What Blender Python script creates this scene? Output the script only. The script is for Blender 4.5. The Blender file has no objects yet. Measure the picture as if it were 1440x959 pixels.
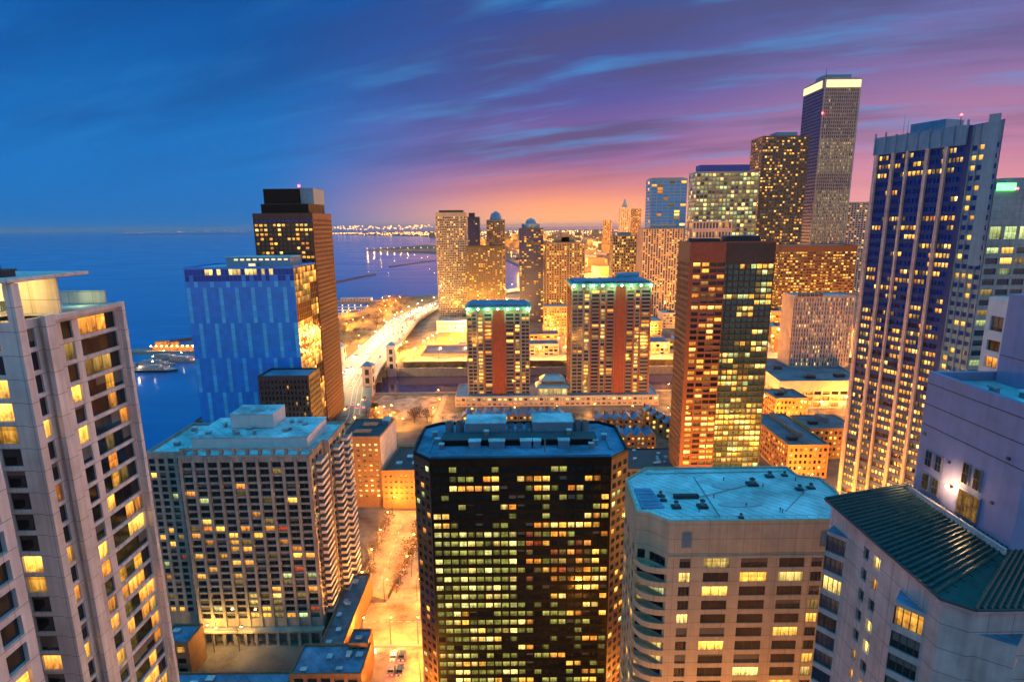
import bpy, bmesh, math, random
from mathutils import Vector, Matrix
from mathutils.bvhtree import BVHTree
R_ = random.Random(7)
HAZE = 0.000012
S = bpy.context.scene
COL = S.collection
rad = math.radians
# ------------------------------------------------------------------ camera
FPX, PITCH, ROLL, H = 794.0, rad(11.46), rad(-0.58), 135.0
cd = bpy.data.cameras.new('camera'); cam = bpy.data.objects.new('camera', cd); COL.objects.link(cam)
cd.sensor_fit = 'HORIZONTAL'; cd.sensor_width = 36; cd.lens = 36 * FPX / 1440
cd.clip_start = 0.5; cd.clip_end = 90000
cam.matrix_world = Matrix.Translation((0, 0, H)) @ Matrix.Rotation(math.pi/2 - PITCH, 4, 'X') @ Matrix.Rotation(ROLL, 4, 'Z')
S.camera = cam
CM = cam.matrix_world.copy(); CI = CM.inverted()
def proj(p):
    q = CI @ Vector(p)
    if q.z > -0.5: return None
    return (720 + FPX*q.x/-q.z, 479.5 - FPX*q.y/-q.z)
def ray(px, py):
    return CM.to_3x3() @ Vector(((px-720)/FPX, (479.5-py)/FPX, -1))
def at_z(px, py, z=0):
    d = ray(px, py); t = (z-H)/d.z; return Vector((d.x*t, d.y*t, z))
def at_y(px, py, y):
    d = ray(px, py); t = y/d.y; return Vector((d.x*t, y, H+d.z*t))
# ------------------------------------------------------------------ materials
MATS = {}
def nt(name):
    m = bpy.data.materials.new(name); m.use_nodes = True
    t = m.node_tree; b = t.nodes['Principled BSDF']
    MATS[name] = m
    return m, t, b
def N(t, typ, **kw):
    n = t.nodes.new(typ)
    for k, v in kw.items(): setattr(n, k, v)
    return n
def setin(n, **kw):
    for k, v in kw.items(): n.inputs[k.replace('_', ' ')].default_value = v
def mixc(t, fac, a, b, blend='MIX'):
    n = N(t, 'ShaderNodeMix', data_type='RGBA', blend_type=blend)
    for i, v in ((0, fac), (6, a), (7, b)):
        if hasattr(v, 'is_linked'): t.links.new(v, n.inputs[i])
        elif i == 0: n.inputs[0].default_value = v
        else: n.inputs[i].default_value = (*v[:3], 1)
    return n.outputs[2]
def mth(t, op, a, b=0.0, c=0.0, clamp=False):
    n = N(t, 'ShaderNodeMath', operation=op); n.use_clamp = clamp
    for i, v in enumerate((a, b, c)):
        if hasattr(v, 'is_linked'): t.links.new(v, n.inputs[i])
        else: n.inputs[i].default_value = v
    return n.outputs[0]
def posmap(t, sx, sy, sz):
    g = N(t, 'ShaderNodeNewGeometry'); m = N(t, 'ShaderNodeVectorMath', operation='MULTIPLY')
    m.inputs[1].default_value = (sx, sy, sz)
    t.links.new(g.outputs['Position'], m.inputs[0]); return m.outputs[0]
def noise(t, vec, scale=1.0, detail=4, rough=.55):
    n = N(t, 'ShaderNodeTexNoise'); t.links.new(vec, n.inputs['Vector'])
    setin(n, Scale=scale, Detail=detail, Roughness=rough); return n.outputs['Fac']
def ramp(t, fac, stops, interp='LINEAR'):
    n = N(t, 'ShaderNodeValToRGB'); cr = n.color_ramp; cr.interpolation = interp
    while len(cr.elements) < len(stops): cr.elements.new(0.5)
    for e, (p, c) in zip(cr.elements, stops):
        e.position = p; e.color = (*c[:3], 1) if hasattr(c, '__len__') else (c, c, c, 1)
    t.links.new(fac, n.inputs[0]); return n.outputs['Color']
def surf(name, col, rough=.7, var=.25, scale=.35, streak=.25, metallic=0.0, joints=None, bump=0.0, spec=.4, jw=.07, stain=0.0):
    """weathered surface: mottling, vertical rain streaks, optional panel joints (w,h)"""
    m, t, b = nt(name)
    n1 = noise(t, posmap(t, 1, 1, 1), scale, 6)
    n2 = noise(t, posmap(t, 1.3, 1.3, .06), 1.0, 3)
    c = mixc(t, 1.0, col, ramp(t, n1, [(.3, 1-var), (.7, 1+var*.5)]), 'MULTIPLY')
    c = mixc(t, streak, c, ramp(t, n2, [(.35, .45), (.6, 1.1)]), 'MULTIPLY')
    if joints:
        g = N(t, 'ShaderNodeNewGeometry'); sp = N(t, 'ShaderNodeSeparateXYZ'); t.links.new(g.outputs['Position'], sp.inputs[0])
        hz = mth(t, 'LESS_THAN', mth(t, 'FRACT', mth(t, 'DIVIDE', sp.outputs[2], joints[1])), 1.3*jw/joints[1])
        xy = mth(t, 'ADD', sp.outputs[0], sp.outputs[1])
        vt = mth(t, 'LESS_THAN', mth(t, 'FRACT', mth(t, 'DIVIDE', xy, joints[0])), jw/joints[0])
        c = mixc(t, mth(t, 'MULTIPLY', mth(t, 'MAXIMUM', hz, vt), .6), c, (.03, .03, .035))
    if stain:
        n3 = noise(t, posmap(t, 1, 1, 1), .09, 7, .68)
        c = mixc(t, 1.0, c, ramp(t, n3, [(.36, 1-stain), (.47, 1-stain*.35), (.56, 1.0), (.7, 1.12)]), 'MULTIPLY')
    t.links.new(c, b.inputs['Base Color'])
    rr = ramp(t, n1, [(.3, max(0, rough-.12)), (.7, min(1, rough+.12))]); t.links.new(rr, b.inputs['Roughness'])
    setin(b, Metallic=metallic, Specular_IOR_Level=spec)
    if bump:
        bp = N(t, 'ShaderNodeBump'); setin(bp, Strength=bump, Distance=.3)
        t.links.new(noise(t, posmap(t, 1, 1, 1), scale*4, 5), bp.inputs['Height']); t.links.new(bp.outputs[0], b.inputs['Normal'])
    return m
def pane_uv(t):
    a = N(t, 'ShaderNodeUVMap'); a.uv_map = 'pane'; b = N(t, 'ShaderNodeUVMap'); b.uv_map = 'rnd'
    A = N(t, 'ShaderNodeSeparateXYZ'); t.links.new(a.outputs[0], A.inputs[0]); B = N(t, 'ShaderNodeSeparateXYZ'); t.links.new(b.outputs[0], B.inputs[0])
    return A.outputs[0], A.outputs[1], B.outputs[0], B.outputs[1]
def glass(name, col, rough=.08, met=0.0, wob=.02, spec=.8, blinds=.0):
    """reflective pane; some rooms have pale blinds drawn part of the way down"""
    m, t, b = nt(name)
    U, V, r1, r2 = pane_uv(t)
    c = mixc(t, 1.0, col, ramp(t, r2, [(0, 1.0), (.01, .86), (1, 1.12)]), 'MULTIPLY')
    if blinds:
        has = mth(t, 'LESS_THAN', r1, blinds); low = mth(t, 'GREATER_THAN', V, mth(t, 'SUBTRACT', 1.0, mth(t, 'MULTIPLY', r2, .85)))
        has = mth(t, 'MULTIPLY', has, mth(t, 'GREATER_THAN', r1, .001))
        c = mixc(t, mth(t, 'MULTIPLY', has, low), c, (.13, .12, .11))
    t.links.new(c, b.inputs['Base Color'])
    setin(b, Roughness=rough, Metallic=met, Specular_IOR_Level=spec)
    bp = N(t, 'ShaderNodeBump'); setin(bp, Strength=wob, Distance=1.0)
    t.links.new(noise(t, posmap(t, 1, 1, 1), .25, 2), bp.inputs['Height']); t.links.new(bp.outputs[0], b.inputs['Normal'])
    return m
def litglass(name, c1, c2, s, k=1.0):
    """lit room behind a pane: ceiling bright, furniture dark, blinds or curtains in some"""
    m, t, b = nt(name)
    setin(b, Base_Color=(.02, .02, .02, 1), Roughness=.12)
    U, V, r1, r2 = pane_uv(t)
    n1 = noise(t, posmap(t, 1, 1, .7), 1.3*k, 4, .7)
    n2 = noise(t, posmap(t, 2.2, 2.2, .25), 1.0*k, 2, .5)
    c = mixc(t, ramp(t, n1, [(.35, 0), (.65, 1)]), c2, c1)
    c = mixc(t, mth(t, 'MULTIPLY', r2, .22), c, (1, .62, .18))
    room = mth(t, 'ADD', .50, mth(t, 'MULTIPLY', mth(t, 'POWER', V, 2.0), .75))
    furn = ramp(t, mth(t, 'ADD', n1, mth(t, 'MULTIPLY', V, .35)), [(.38, .25), (.62, 1.1)])
    blind = mth(t, 'GREATER_THAN', V, mth(t, 'ADD', .35, mth(t, 'MULTIPLY', r2, 1.5)))
    cur = mth(t, 'MULTIPLY', mth(t, 'LESS_THAN', mth(t, 'ABSOLUTE', mth(t, 'SUBTRACT', U, .5)), mth(t, 'ADD', .28, mth(t, 'MULTIPLY', r1, .5))), 1.0)
    br = mth(t, 'MULTIPLY', room, furn)
    br = mth(t, 'MULTIPLY', br, mth(t, 'SUBTRACT', 1.0, mth(t, 'MULTIPLY', blind, .45)))
    br = mth(t, 'MULTIPLY', br, mth(t, 'ADD', .45, mth(t, 'MULTIPLY', cur, .6)))
    br = mth(t, 'MULTIPLY', br, ramp(t, n2, [(.35, .6), (.6, 1.15)]))
    br = mth(t, 'MULTIPLY', br, mth(t, 'ADD', .65, mth(t, 'MULTIPLY', mth(t, 'POWER', r1, 1.6), 1.5)))
    t.links.new(c, b.inputs['Emission Color']); t.links.new(mth(t, 'MULTIPLY', br, s*1.12), b.inputs['Emission Strength'])
    return m
def glow(name, col, s):
    m, t, b = nt(name); setin(b, Base_Color=(.1, .1, .1, 1), Emission_Color=(*col, 1), Emission_Strength=s); return m
glass('glass_dark', (.012, .014, .018), blinds=.35)
glass('glass_black', (.008, .008, .008), .1, blinds=.12)
glass('glass_dusk', (.03, .05, .09), .08, .2, blinds=.4)
glass('glass_blue', (.006, .24, .80), .22, .0, .03)
glass('glass_cyan', (.06, .52, .92), .22, .0, .03)
glass('glass_navy', (.015, .06, .36), .25, .2, spec=.5)
glass('glass_teal', (.05, .13, .14), .14, .4)
glass('glass_bronze', (.10, .05, .025), .14, .6)
glass('glass_amber', (.30, .17, .05), .10, .9, .05)  # amber tint stands in for reflected orange street light
litglass('lit_warm', (1, .54, .07), (1, .34, .03), 1.4)
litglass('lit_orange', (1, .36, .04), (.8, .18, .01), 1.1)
litglass('lit_pale', (1, .76, .24), (.95, .55, .09), 1.4)
litglass('lit_green', (.55, .85, .40), (.5, .55, .12), .9)
litglass('lit_dim', (.35, .25, .05), (.22, .10, .02), .55)
litglass('lit_olive', (.38, .42, .08), (.20, .22, .03), .62)
litglass('lit_haze', (.60, .52, .20), (.40, .32, .12), .8)
litglass('lit_red', (.8, .08, .02), (.3, .03, .01), .5)
litglass('lit_white', (.92, .86, .30), (.62, .60, .14), 1.05)
surf('concrete_pale', (.64, .60, .61), .75, .15, .3, .3, joints=(3.6, 3.0), stain=.2)
surf('concrete_grey', (.36, .31, .27), .8, .25, .4, .35, stain=.25)
surf('concrete_tan', (.50, .38, .26), .8, .16, .4, .18, joints=(3.4, 3.1))
surf('stone_pink', (.53, .44, .43), .75, .2, .5, .3, stain=.2, joints=(2.6, 2.9))
surf('panel_navy', (.02, .045, .20), .4, .2, .5, .2)
surf('granite_brown', (.23, .072, .045), .6, .25, .5, .2)
surf('granite_pale', (.37, .34, .34), .75, .2, .2, .2)
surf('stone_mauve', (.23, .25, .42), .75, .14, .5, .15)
surf('stone_pink_far', (.50, .40, .38), .75, .2, .2, .2)
surf('brick_red', (.30, .085, .05), .85, .25, .5, .2)
surf('brick_brown', (.24, .13, .07), .85, .25, .5, .25)
surf('brick_orange', (.42, .22, .10), .85, .2, .5, .2)
surf('granite_dark', (.10, .05, .035), .5, .25, .5, .2)
surf('metal_black', (.007, .0075, .006), .45, .3, .5, .2, spec=.2)
surf('metal_dark', (.05, .045, .05), .5, .3, .6, .2)
surf('metal_grey', (.30, .31, .33), .45, .2, .6, .15, .6)
surf('metal_steelblue', (.16, .30, .42), .4, .15, .4, .2, .3)
surf('metal_green', (.022, .062, .062), .3, .2, .6, .2, .3)
surf('copper_green', (.10, .36, .32), .6, .2, .4, .2)
surf('grey_tower', (.24, .24, .25), .8, .2, .2, .2)
surf('tan_tower', (.25, .20, .15), .8, .2, .2, .2)
surf('dark_tower', (.09, .075, .07), .6, .2, .2, .2)
surf('roof_light', (.52, .66, .72), .8, .34, .22, .12, bump=.1, joints=(4.5, 50), jw=.16, stain=.5)
surf('roof_membrane', (.54, .72, .76), .75, .30, .20, .1, joints=(2.2, 90.0), jw=.2, stain=.45)
surf('roof_blue', (.15, .27, .44), .7, .3, .3, 0, bump=.1, joints=(3.4, 60), jw=.14, stain=.6)
surf('roof_dark', (.07, .075, .09), .8, .35, .25, 0, bump=.1)
surf('roof_mid', (.38, .40, .43), .8, .25, .25, 0)
surf('roof_slate', (.17, .19, .24), .8, .3, .6, 0, stain=.5)
surf('patch_grey', (.42, .47, .52), .85, .2, .6, 0)
surf('asphalt', (.075, .07, .068), .85, .3, .12, 0, bump=.1)
surf('pavement', (.26, .24, .22), .85, .25, .18, 0)
surf('city_ground', (.19, .16, .13), .9, .5, .05, 0, stain=.6)
surf('snow_dirt', (.38, .30, .24), .9, .5, .12, 0, bump=.2, stain=.7)
surf('street_snow', (.44, .33, .22), .85, .5, .12, .0, bump=.2, stain=.6)
surf('parkland', (.24, .15, .06), .95, .5, .06, 0, bump=.2)
surf('gravel_roof', (.3, .3, .3), .9, .4, .5, 0)
surf('lawn_brown', (.13, .085, .05), .95, .35, .08, 0)
surf('road_concrete', (.27, .24, .20), .8, .2, .1, 0)
surf('paint_white', (.75, .74, .70), .7, .2, .8, 0)
surf('bark', (.10, .07, .05), .9, .3, 2, 0)
surf('twigs', (.13, .085, .05), .95, .4, 2, 0)
surf('evergreen', (.05, .07, .03), .9, .4, 2, 0)
surf('stone_wall', (.28, .25, .22), .85, .3, .3, .3)
surf('white_wall', (.62, .60, .60), .7, .12, .4, .12)
surf('hull_white', (.30, .30, .33), .5, .1, .8, .1)
surf('hull_dark', (.04, .035, .05), .5, .1, .8, .1)
surf('rubber', (.02, .02, .02), .9, .1, 1, 0)
surf('brick_far', (.30, .20, .14), .9, .35, .03, .1)
for i, c in enumerate([(.03, .03, .035), (.5, .5, .5), (.25, .04, .03), (.05, .08, .16), (.22, .22, .23)]):
    surf('car_paint_%d' % i, c, .3, .05, 1, 0, .3)
glow('lamp_sodium', (1, .50, .10), 45)
glow('lamp_white', (1, .90, .62), 45)
glow('lamp_green', (.75, 1, .55), 16)
glow('lamp_red', (1, .03, .03), 25)
glow('lamp_far', (1, .42, .08), 5)
glow('lamp_far_white', (1, .66, .28), 5)
glow('lamp_shore', (1, .45, .30), 1.3)
glow('headlight', (1, .93, .75), 60)
glow('taillight', (1, .05, .02), 25)
glow('soffit_glow', (1, .72, .25), 1.2)
glow('band_glow', (1, .84, .42), 1.15)
glow('sign_green', (.1, 1, .15), 5)
# ------------------------------------------------------------------ mesh helpers
class MB:
    def __init__(s): s.v = []; s.f = []; s.m = []; s.mats = []; s.uv = {}
    def mi(s, mat):
        if mat not in s.mats: s.mats.append(mat)
        return s.mats.index(mat)
    def poly(s, pts, mat):
        b = len(s.v); s.v += [tuple(p) for p in pts]; s.f.append(tuple(range(b, b+len(pts)))); s.m.append(s.mi(mat))
    def box(s, x0, y0, z0, x1, y1, z1, mat, skip=''):
        a = [(x0,y0,z0),(x1,y0,z0),(x1,y1,z0),(x0,y1,z0),(x0,y0,z1),(x1,y0,z1),(x1,y1,z1),(x0,y1,z1)]
        for k, q in (('f',(0,1,5,4)),('r',(1,2,6,5)),('k',(2,3,7,6)),('l',(3,0,4,7)),('t',(4,5,6,7)),('b',(3,2,1,0))):
            if k not in skip: s.poly([a[i] for i in q], mat)
    def prism(s, foot, z0, z1, mat, top=True, bottom=False, topmat=None):
        n = len(foot)
        for i in range(n):
            a, b = foot[i], foot[(i+1) % n]
            s.poly([(a[0],a[1],z0),(b[0],b[1],z0),(b[0],b[1],z1),(a[0],a[1],z1)], mat)
        if top: s.poly([(p[0],p[1],z1) for p in foot], topmat or mat)
        if bottom: s.poly([(p[0],p[1],z0) for p in reversed(foot)], mat)
    def tube(s, a, b, r0, r1, mat, n=6):
        a, b = Vector(a), Vector(b); d = (b-a).normalized()
        u = d.orthogonal().normalized(); w = d.cross(u)
        A = [a+(u*math.cos(2*math.pi*i/n)+w*math.sin(2*math.pi*i/n))*r0 for i in range(n)]
        B = [b+(u*math.cos(2*math.pi*i/n)+w*math.sin(2*math.pi*i/n))*r1 for i in range(n)]
        for i in range(n): j = (i+1) % n; s.poly([A[i],A[j],B[j],B[i]], mat)
        s.poly(list(reversed(A)), mat); s.poly(B, mat)
    def ball(s, c, r, mat, rz=None):
        rz = rz or r; n = 8; rings = 4; c = Vector(c)
        P = [[c+Vector((r*math.sin(math.pi*j/rings)*math.cos(2*math.pi*i/n), r*math.sin(math.pi*j/rings)*math.sin(2*math.pi*i/n), rz*math.cos(math.pi*j/rings))) for i in range(n)] for j in range(rings+1)]
        for j in range(rings):
            for i in range(n):
                k = (i+1) % n
                if j == 0: s.poly([P[0][0], P[1][i], P[1][k]], mat)
                elif j == rings-1: s.poly([P[j][i], P[j+1][0], P[j][k]], mat)
                else: s.poly([P[j][i], P[j+1][i], P[j+1][k], P[j][k]], mat)
    def mesh(s, name, org=(0,0,0)):
        me = bpy.data.meshes.new(name)
        me.from_pydata([(x-org[0], y-org[1], z-org[2]) for x, y, z in s.v], [], s.f)
        for m in s.mats: me.materials.append(MATS[m])
        me.polygons.foreach_set('material_index', s.m)
        if s.uv:
            A = me.uv_layers.new(name='pane'); B = me.uv_layers.new(name='rnd')
            for fi, (a, b) in s.uv.items():
                st = me.polygons[fi].loop_start
                for k, c in enumerate(((0,0),(1,0),(1,1),(0,1))): A.data[st+k].uv = c; B.data[st+k].uv = (a, b)
        me.update(); return me
    def build(s, name, parent=None, org=None):
        if not s.f: return None
        o0 = org if org is not None else (parent['_o'] if parent is not None else (0,0,0))
        o = bpy.data.objects.new(name, s.mesh(name, o0)); COL.objects.link(o)
        if parent is not None:
            o.parent = parent
        elif org is not None: o.location = org
        return o
def tag(o, label=None, cat=None, group=None, kind=None):
    if label: o['label'] = label
    if cat: o['category'] = cat
    if group: o['group'] = group
    if kind: o['kind'] = kind
    return o
ORG = {}
class Thing:
    def __init__(s, name, loc, label, cat, group=None):
        s.o = bpy.data.objects.new(name, None); COL.objects.link(s.o); s.o.location = loc
        s.loc = tuple(loc); tag(s.o, label, cat, group); s.panes = []; s.parts = {}
    def part(s, name, mb, label=None, parent=None, kind=None):
        if not mb.f: return None
        o = bpy.data.objects.new(name, mb.mesh(name, s.loc)); COL.objects.link(o); o.parent = parent or s.o
        if label: o['label'] = label
        if kind: o['kind'] = kind
        return o
def structure(name, mb):
    o = mb.build(name); o['kind'] = 'structure'; return o
def dup(root, loc, rz=0.0, label=None, scale=1.0, group=None):
    r = root.copy(); COL.objects.link(r); r.location = loc; r.rotation_euler = (0, 0, rz); r.scale = (scale,)*3
    if label: r['label'] = label
    if group: r['group'] = group
    for ch in root.children:
        c = ch.copy(); COL.objects.link(c); c.parent = r
        for g in ch.children:
            d = g.copy(); COL.objects.link(d); d.parent = c
    return r
def inset(foot, d):
    n = len(foot); out = []
    for i in range(n):
        p, c, q = Vector(foot[i-1]), Vector(foot[i]), Vector(foot[(i+1) % n])
        e1 = (c-p).normalized(); e2 = (q-c).normalized()
        n1 = Vector((-e1.y, e1.x)); n2 = Vector((-e2.y, e2.x))
        k = 1 + n1.dot(n2)
        m = (n1+n2)/max(k, .25)
        out.append((c.x+m.x*d, c.y+m.y*d))
    return out
def rect(x0, y0, x1, y1): return [(x0,y0),(x1,y0),(x1,y1),(x0,y1)]
# ------------------------------------------------------------------ towers
OCC_V, OCC_F = [], []
ALL = []
def occ(foot, z0, z1):
    mb = MB(); mb.prism(foot, z0, z1, 'asphalt')
    for f in mb.f:
        b = len(OCC_V); OCC_V.extend(Vector(mb.v[i]) for i in f); OCC_F.append(tuple(range(b, b+len(f))))
def bays(L, n, pier, m0=None, m1=None):
    m0 = pier if m0 is None else m0; m1 = m0 if m1 is None else m1
    w = (L-m0-m1-pier*(n-1))/n
    return [(m0+i*(w+pier), m0+i*(w+pier)+w) for i in range(n)]
def floors(z0, z1, n, sp, top=None):
    top = sp if top is None else top
    h = (z1-top-z0)/n
    return [(z0+i*h+sp, z0+(i+1)*h) for i in range(n)]
class Tower(Thing):
    def __init__(s, name, foot, z0, z1, label, cat='building', wall='concrete_grey', core='metal_dark', roof='roof_mid', depth=.45, par=1.0, group=None, z_occ=True):
        cx = sum(p[0] for p in foot)/len(foot); cy = sum(p[1] for p in foot)/len(foot)
        super().__init__(name, (cx, cy, z0), label, cat, group)
        s.foot, s.z0, s.z1, s.wall, s.core, s.roofm, s.depth, s.par = foot, z0, z1, wall, core, roof, depth, par
        s.W = MB(); s.C = MB(); s.done = {}
        occ(foot, z0, z1); ALL.append(s)
    def edge(s, i):
        a = Vector(s.foot[i]); b = Vector(s.foot[(i+1) % len(s.foot)]); d = b-a; L = d.length; d /= L
        return a, d, Vector((d.y, -d.x)), L
    def face(s, i, cols, rows, lit, wall=None, pier_out=.003, pier_mat=None, bands=True, dark='glass_dark', z0=None, z1=None, pane_in=.04, split=0):
        """lattice of piers and spandrels standing proud of the glass line on edge i"""
        s.done[i] = True
        a, d, n, L = s.edge(i); W = s.W; wall = wall or s.wall; pm = pier_mat or wall
        z0 = s.z0 if z0 is None else z0; z1 = s.z1 if z1 is None else z1
        dp = s.depth
        def P(u, o, z): q = a+d*u+n*o; return (q.x, q.y, z)
        zb = [z0]+[z for r in rows for z in r]+[z1]
        if bands:
            for k in range(0, len(zb), 2):
                lo, hi = zb[k], zb[k+1]
                if hi-lo < .02: continue
                W.poly([P(0,0,lo),P(L,0,lo),P(L,0,hi),P(0,0,hi)], wall)
                if k: W.poly([P(0,0,lo),P(0,-dp,lo),P(L,-dp,lo),P(L,0,lo)], wall)
                if k < len(zb)-2: W.poly([P(0,0,hi),P(L,0,hi),P(L,-dp,hi),P(0,-dp,hi)], wall)
        ub = [0]+[u for c in cols for u in c[:2]]+[L]
        for k in range(0, len(ub), 2):
            lo, hi = ub[k], ub[k+1]
            if hi-lo < .02: continue
            o = pier_out; zz = z1-.01
            W.poly([P(lo,o,z0),P(hi,o,z0),P(hi,o,zz),P(lo,o,zz)], pm)
            if k: W.poly([P(lo,-dp,z0),P(lo,o,z0),P(lo,o,zz),P(lo,-dp,zz)], pm)
            if k < len(ub)-2: W.poly([P(hi,o,z0),P(hi,-dp,z0),P(hi,-dp,zz),P(hi,o,zz)], pm)
            if o > .05: W.poly([P(lo,o,zz),P(hi,o,zz),P(hi,-dp,zz),P(lo,-dp,zz)], pm)
        rng = random.Random(hash((round(s.foot[0][0]), i, len(cols), 5)) & 0xffff)
        cols = [(c[0]+(c[1]-c[0])*k/c[2], c[0]+(c[1]-c[0])*(k+1)/c[2]) if len(c) > 2 else c for c in cols for k in range(c[2] if len(c) > 2 else 1)]
        for ci, (ua, ub_) in enumerate(cols):
            for ri, (za, zc) in enumerate(rows):
                mk = lit(ci, ri, len(cols), len(rows), rng) or dark
                g = pane_in; i_ = -dp+.07
                q = [P(ua+g,i_,za+g),P(ub_-g,i_,za+g),P(ub_-g,i_,zc-g),P(ua+g,i_,zc-g)]
                s.panes.append((q, (n.x, n.y), mk, split))
    def plain(s, i, mat=None):
        s.done[i] = True
        a, d, n, L = s.edge(i); b = a+d*L
        s.W.poly([(a.x,a.y,s.z0),(b.x,b.y,s.z0),(b.x,b.y,s.z1),(a.x,a.y,s.z1)], mat or s.wall)
    def finish(s, roof=True):
        for i in range(len(s.foot)):
            if i not in s.done: s.plain(i)
        s.C.prism(inset(s.foot, s.depth), s.z0, s.z1-.3, s.core, top=False)
        s.part('glazing_backing', s.C)
        s.wallo = s.part('wall', s.W)
        if roof:
            r = MB(); inn = inset(s.foot, .5)
            r.poly([(x, y, s.z1) for x, y in inn], s.roofm); s.roofo = s.part('roof', r)
            if s.par > 0:
                p = MB(); n = len(s.foot); zt = s.z1+s.par
                for i in range(n):
                    j = (i+1) % n; A, B, c, e = s.foot[i], s.foot[j], inn[j], inn[i]
                    p.poly([(*A, s.z1),(*B, s.z1),(*B, zt),(*A, zt)], s.wall)
                    p.poly([(*A, zt),(*B, zt),(*c, zt),(*e, zt)], s.wall)
                    p.poly([(*c, s.z1),(*e, s.z1),(*e, zt),(*c, zt)], s.wall)
                s.part('parapet', p)
        return s
PR = random.Random(77)
def windows_all():
    bvh = BVHTree.FromPolygons(OCC_V, OCC_F)
    o = Vector((0, 0, H))
    def pane(mb, q, n, mk, split):
        b = [(x-n[0]*.07, y-n[1]*.07, z) for x, y, z in q]
        mb.uv[len(mb.f)] = (PR.random(), PR.random()); mb.poly(q, mk)
        for i in range(4):
            j = (i+1) % 4; mb.poly([q[j], q[i], b[i], b[j]], 'metal_dark')
    for T in ALL:
        if not T.panes: continue
        sc = []
        for k, (q, n, mk, split) in enumerate(T.panes):
            c = (Vector(q[0])+Vector(q[2]))/2; P = [proj(p) for p in q]; A = 0
            if (c.x*n[0]+c.y*n[1]) < 0 and all(P):
                cx = sum(p[0] for p in P)/4; cy = sum(p[1] for p in P)/4
                if -5 < cx < 1445 and -5 < cy < 964:
                    A = abs(sum(P[i][0]*P[(i+1) % 4][1]-P[(i+1) % 4][0]*P[i][1] for i in range(4)))/2
                    dv = c-o; hit = bvh.ray_cast(o, dv.normalized(), dv.length-1.5)
                    if hit[0] is not None: A *= .001
            sc.append((A, k))
        sc.sort(reverse=True)
        solo = [k for A, k in sc[:100] if A > 3.0]
        rest = MB()
        ss = set(solo)
        for k, (q, n, mk, split) in enumerate(T.panes):
            mb = MB() if k in ss else rest
            pane(mb, q, n, mk, split)
            if k in ss:
                w = T.part('window', mb)
            if split and True:
                f = MB() if k in ss else rest
                for i in range(1, split):
                    u = i/split
                    A = Vector(q[0]).lerp(Vector(q[1]), u); B = Vector(q[3]).lerp(Vector(q[2]), u)
                    t = (Vector(q[1])-Vector(q[0])).normalized()*.05; nn = Vector((n[0], n[1], 0))*.05
                    f.poly([A-t+nn, A+t+nn, B+t+nn, B-t+nn], 'metal_dark')
                    f.poly([A-t+nn, B-t+nn, B-t, A-t], 'metal_dark'); f.poly([A+t+nn, A+t, B+t, B+t+nn], 'metal_dark')
                if k in ss:
                    ob = T.part('mullion', f, parent=w)
        if rest.f: T.part('window', rest, kind='stuff')
def P_lit(p, mix=(('lit_warm', 5), ('lit_orange', 2), ('lit_pale', 2), ('lit_dim', 2))):
    keys = [k for k, w in mix for _ in range(w)]
    def f(c, r, nc, nr, rng):
        x = rng.random(); return rng.choice(keys) if x < p else None
    return f
def unit(T, name, x0, y0, x1, y1, z0, h, mat='metal_grey', top=None, label=None, louv=False):
    mb = MB(); mb.box(x0, y0, z0, x1, y1, z0+h, mat, skip='t')
    e = .15; mb.box(x0-e, y0-e, z0+h, x1+e, y1+e, z0+h+.25, top or mat)
    if louv:
        k = int(h/.6)
        for i in range(k): mb.box(x0+.3, y0-.08, z0+.3+i*.6, x1-.3, y0-.003, z0+.55+i*.6, 'metal_dark')
    return T.part(name, mb, label)
def fans(T, x, y, z, r=1.2, h=1.6, mat='metal_grey'):
    mb = MB(); mb.tube((x,y,z), (x,y,z+h), r, r, mat, 12); mb.tube((x,y,z+h), (x,y,z+h+.2), r*.75, r*.75, 'metal_dark', 12)
    return T.part('roof_fan', mb)
def pxX(px, py, y): return at_y(px, py, y)
# ================================================================== NEAR BUILDINGS
# ---- black glass tower in the centre
fo = [(-21.5,136),(25.3,136),(30.6,141.2),(30.6,159.5),(26,164),(-22,164),(-26.5,160.5),(-26.5,141)]
T = Tower('glass_tower', fo, 0, 76, 'black glass tower with chamfered corners and a dark blue roof full of machinery', 'tower', wall='metal_black', core='metal_black', roof='roof_blue', depth=.16, par=.8)
nr = 28; rw = floors(1, 76, nr, 1.15, 1.6)
def bl_lit(c, r, nc, n, g):
    f = n-1-r; cc = c//2; s = random.Random(cc*131+f*17).random()
    blk = 7 <= f <= 15
    if blk and c < 10:
        return (g.choice(['lit_white', 'lit_white', 'lit_pale', 'lit_olive', 'lit_olive'])) if c not in (2, 5, 8) else 'lit_olive'
    if blk and c in (11, 12, 14, 15, 17, 18) and f in (7, 8, 9, 10, 11, 12): return g.choice(['lit_red', 'lit_orange', 'lit_dim']) if s < .75 else None
    if f > 15 and c < 11: return (g.choice(['lit_warm', 'lit_pale', 'lit_white']) if s < .30 else ('lit_olive' if g.random() < .8 else None))
    if f > 15: return g.choice(['lit_warm', 'lit_warm', 'lit_orange']) if s < .24 else ('lit_olive' if g.random() < .35 else None)
    return g.choice(['lit_warm', 'lit_warm', 'lit_orange', 'lit_pale']) if s < .22 else ('lit_olive' if g.random() < .22 else None)
T.face(0, bays(46.8, 21, .32, .5), rw, bl_lit, dark='glass_black', pier_out=.06)
ch = P_lit(.14, (('lit_warm', 3), ('lit_green', 2), ('lit_orange', 2)))
for i, mt in ((1, 'granite_dark'), (7, 'granite_dark')):
    L = T.edge(i)[3]; T.face(i, bays(L, 3, .8, .6), rw, ch, wall=mt)
for i in (2, 6): T.face(i, bays(T.edge(i)[3], 5, 1.2, 1.0), rw, ch, wall='granite_dark')
T.finish()
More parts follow.
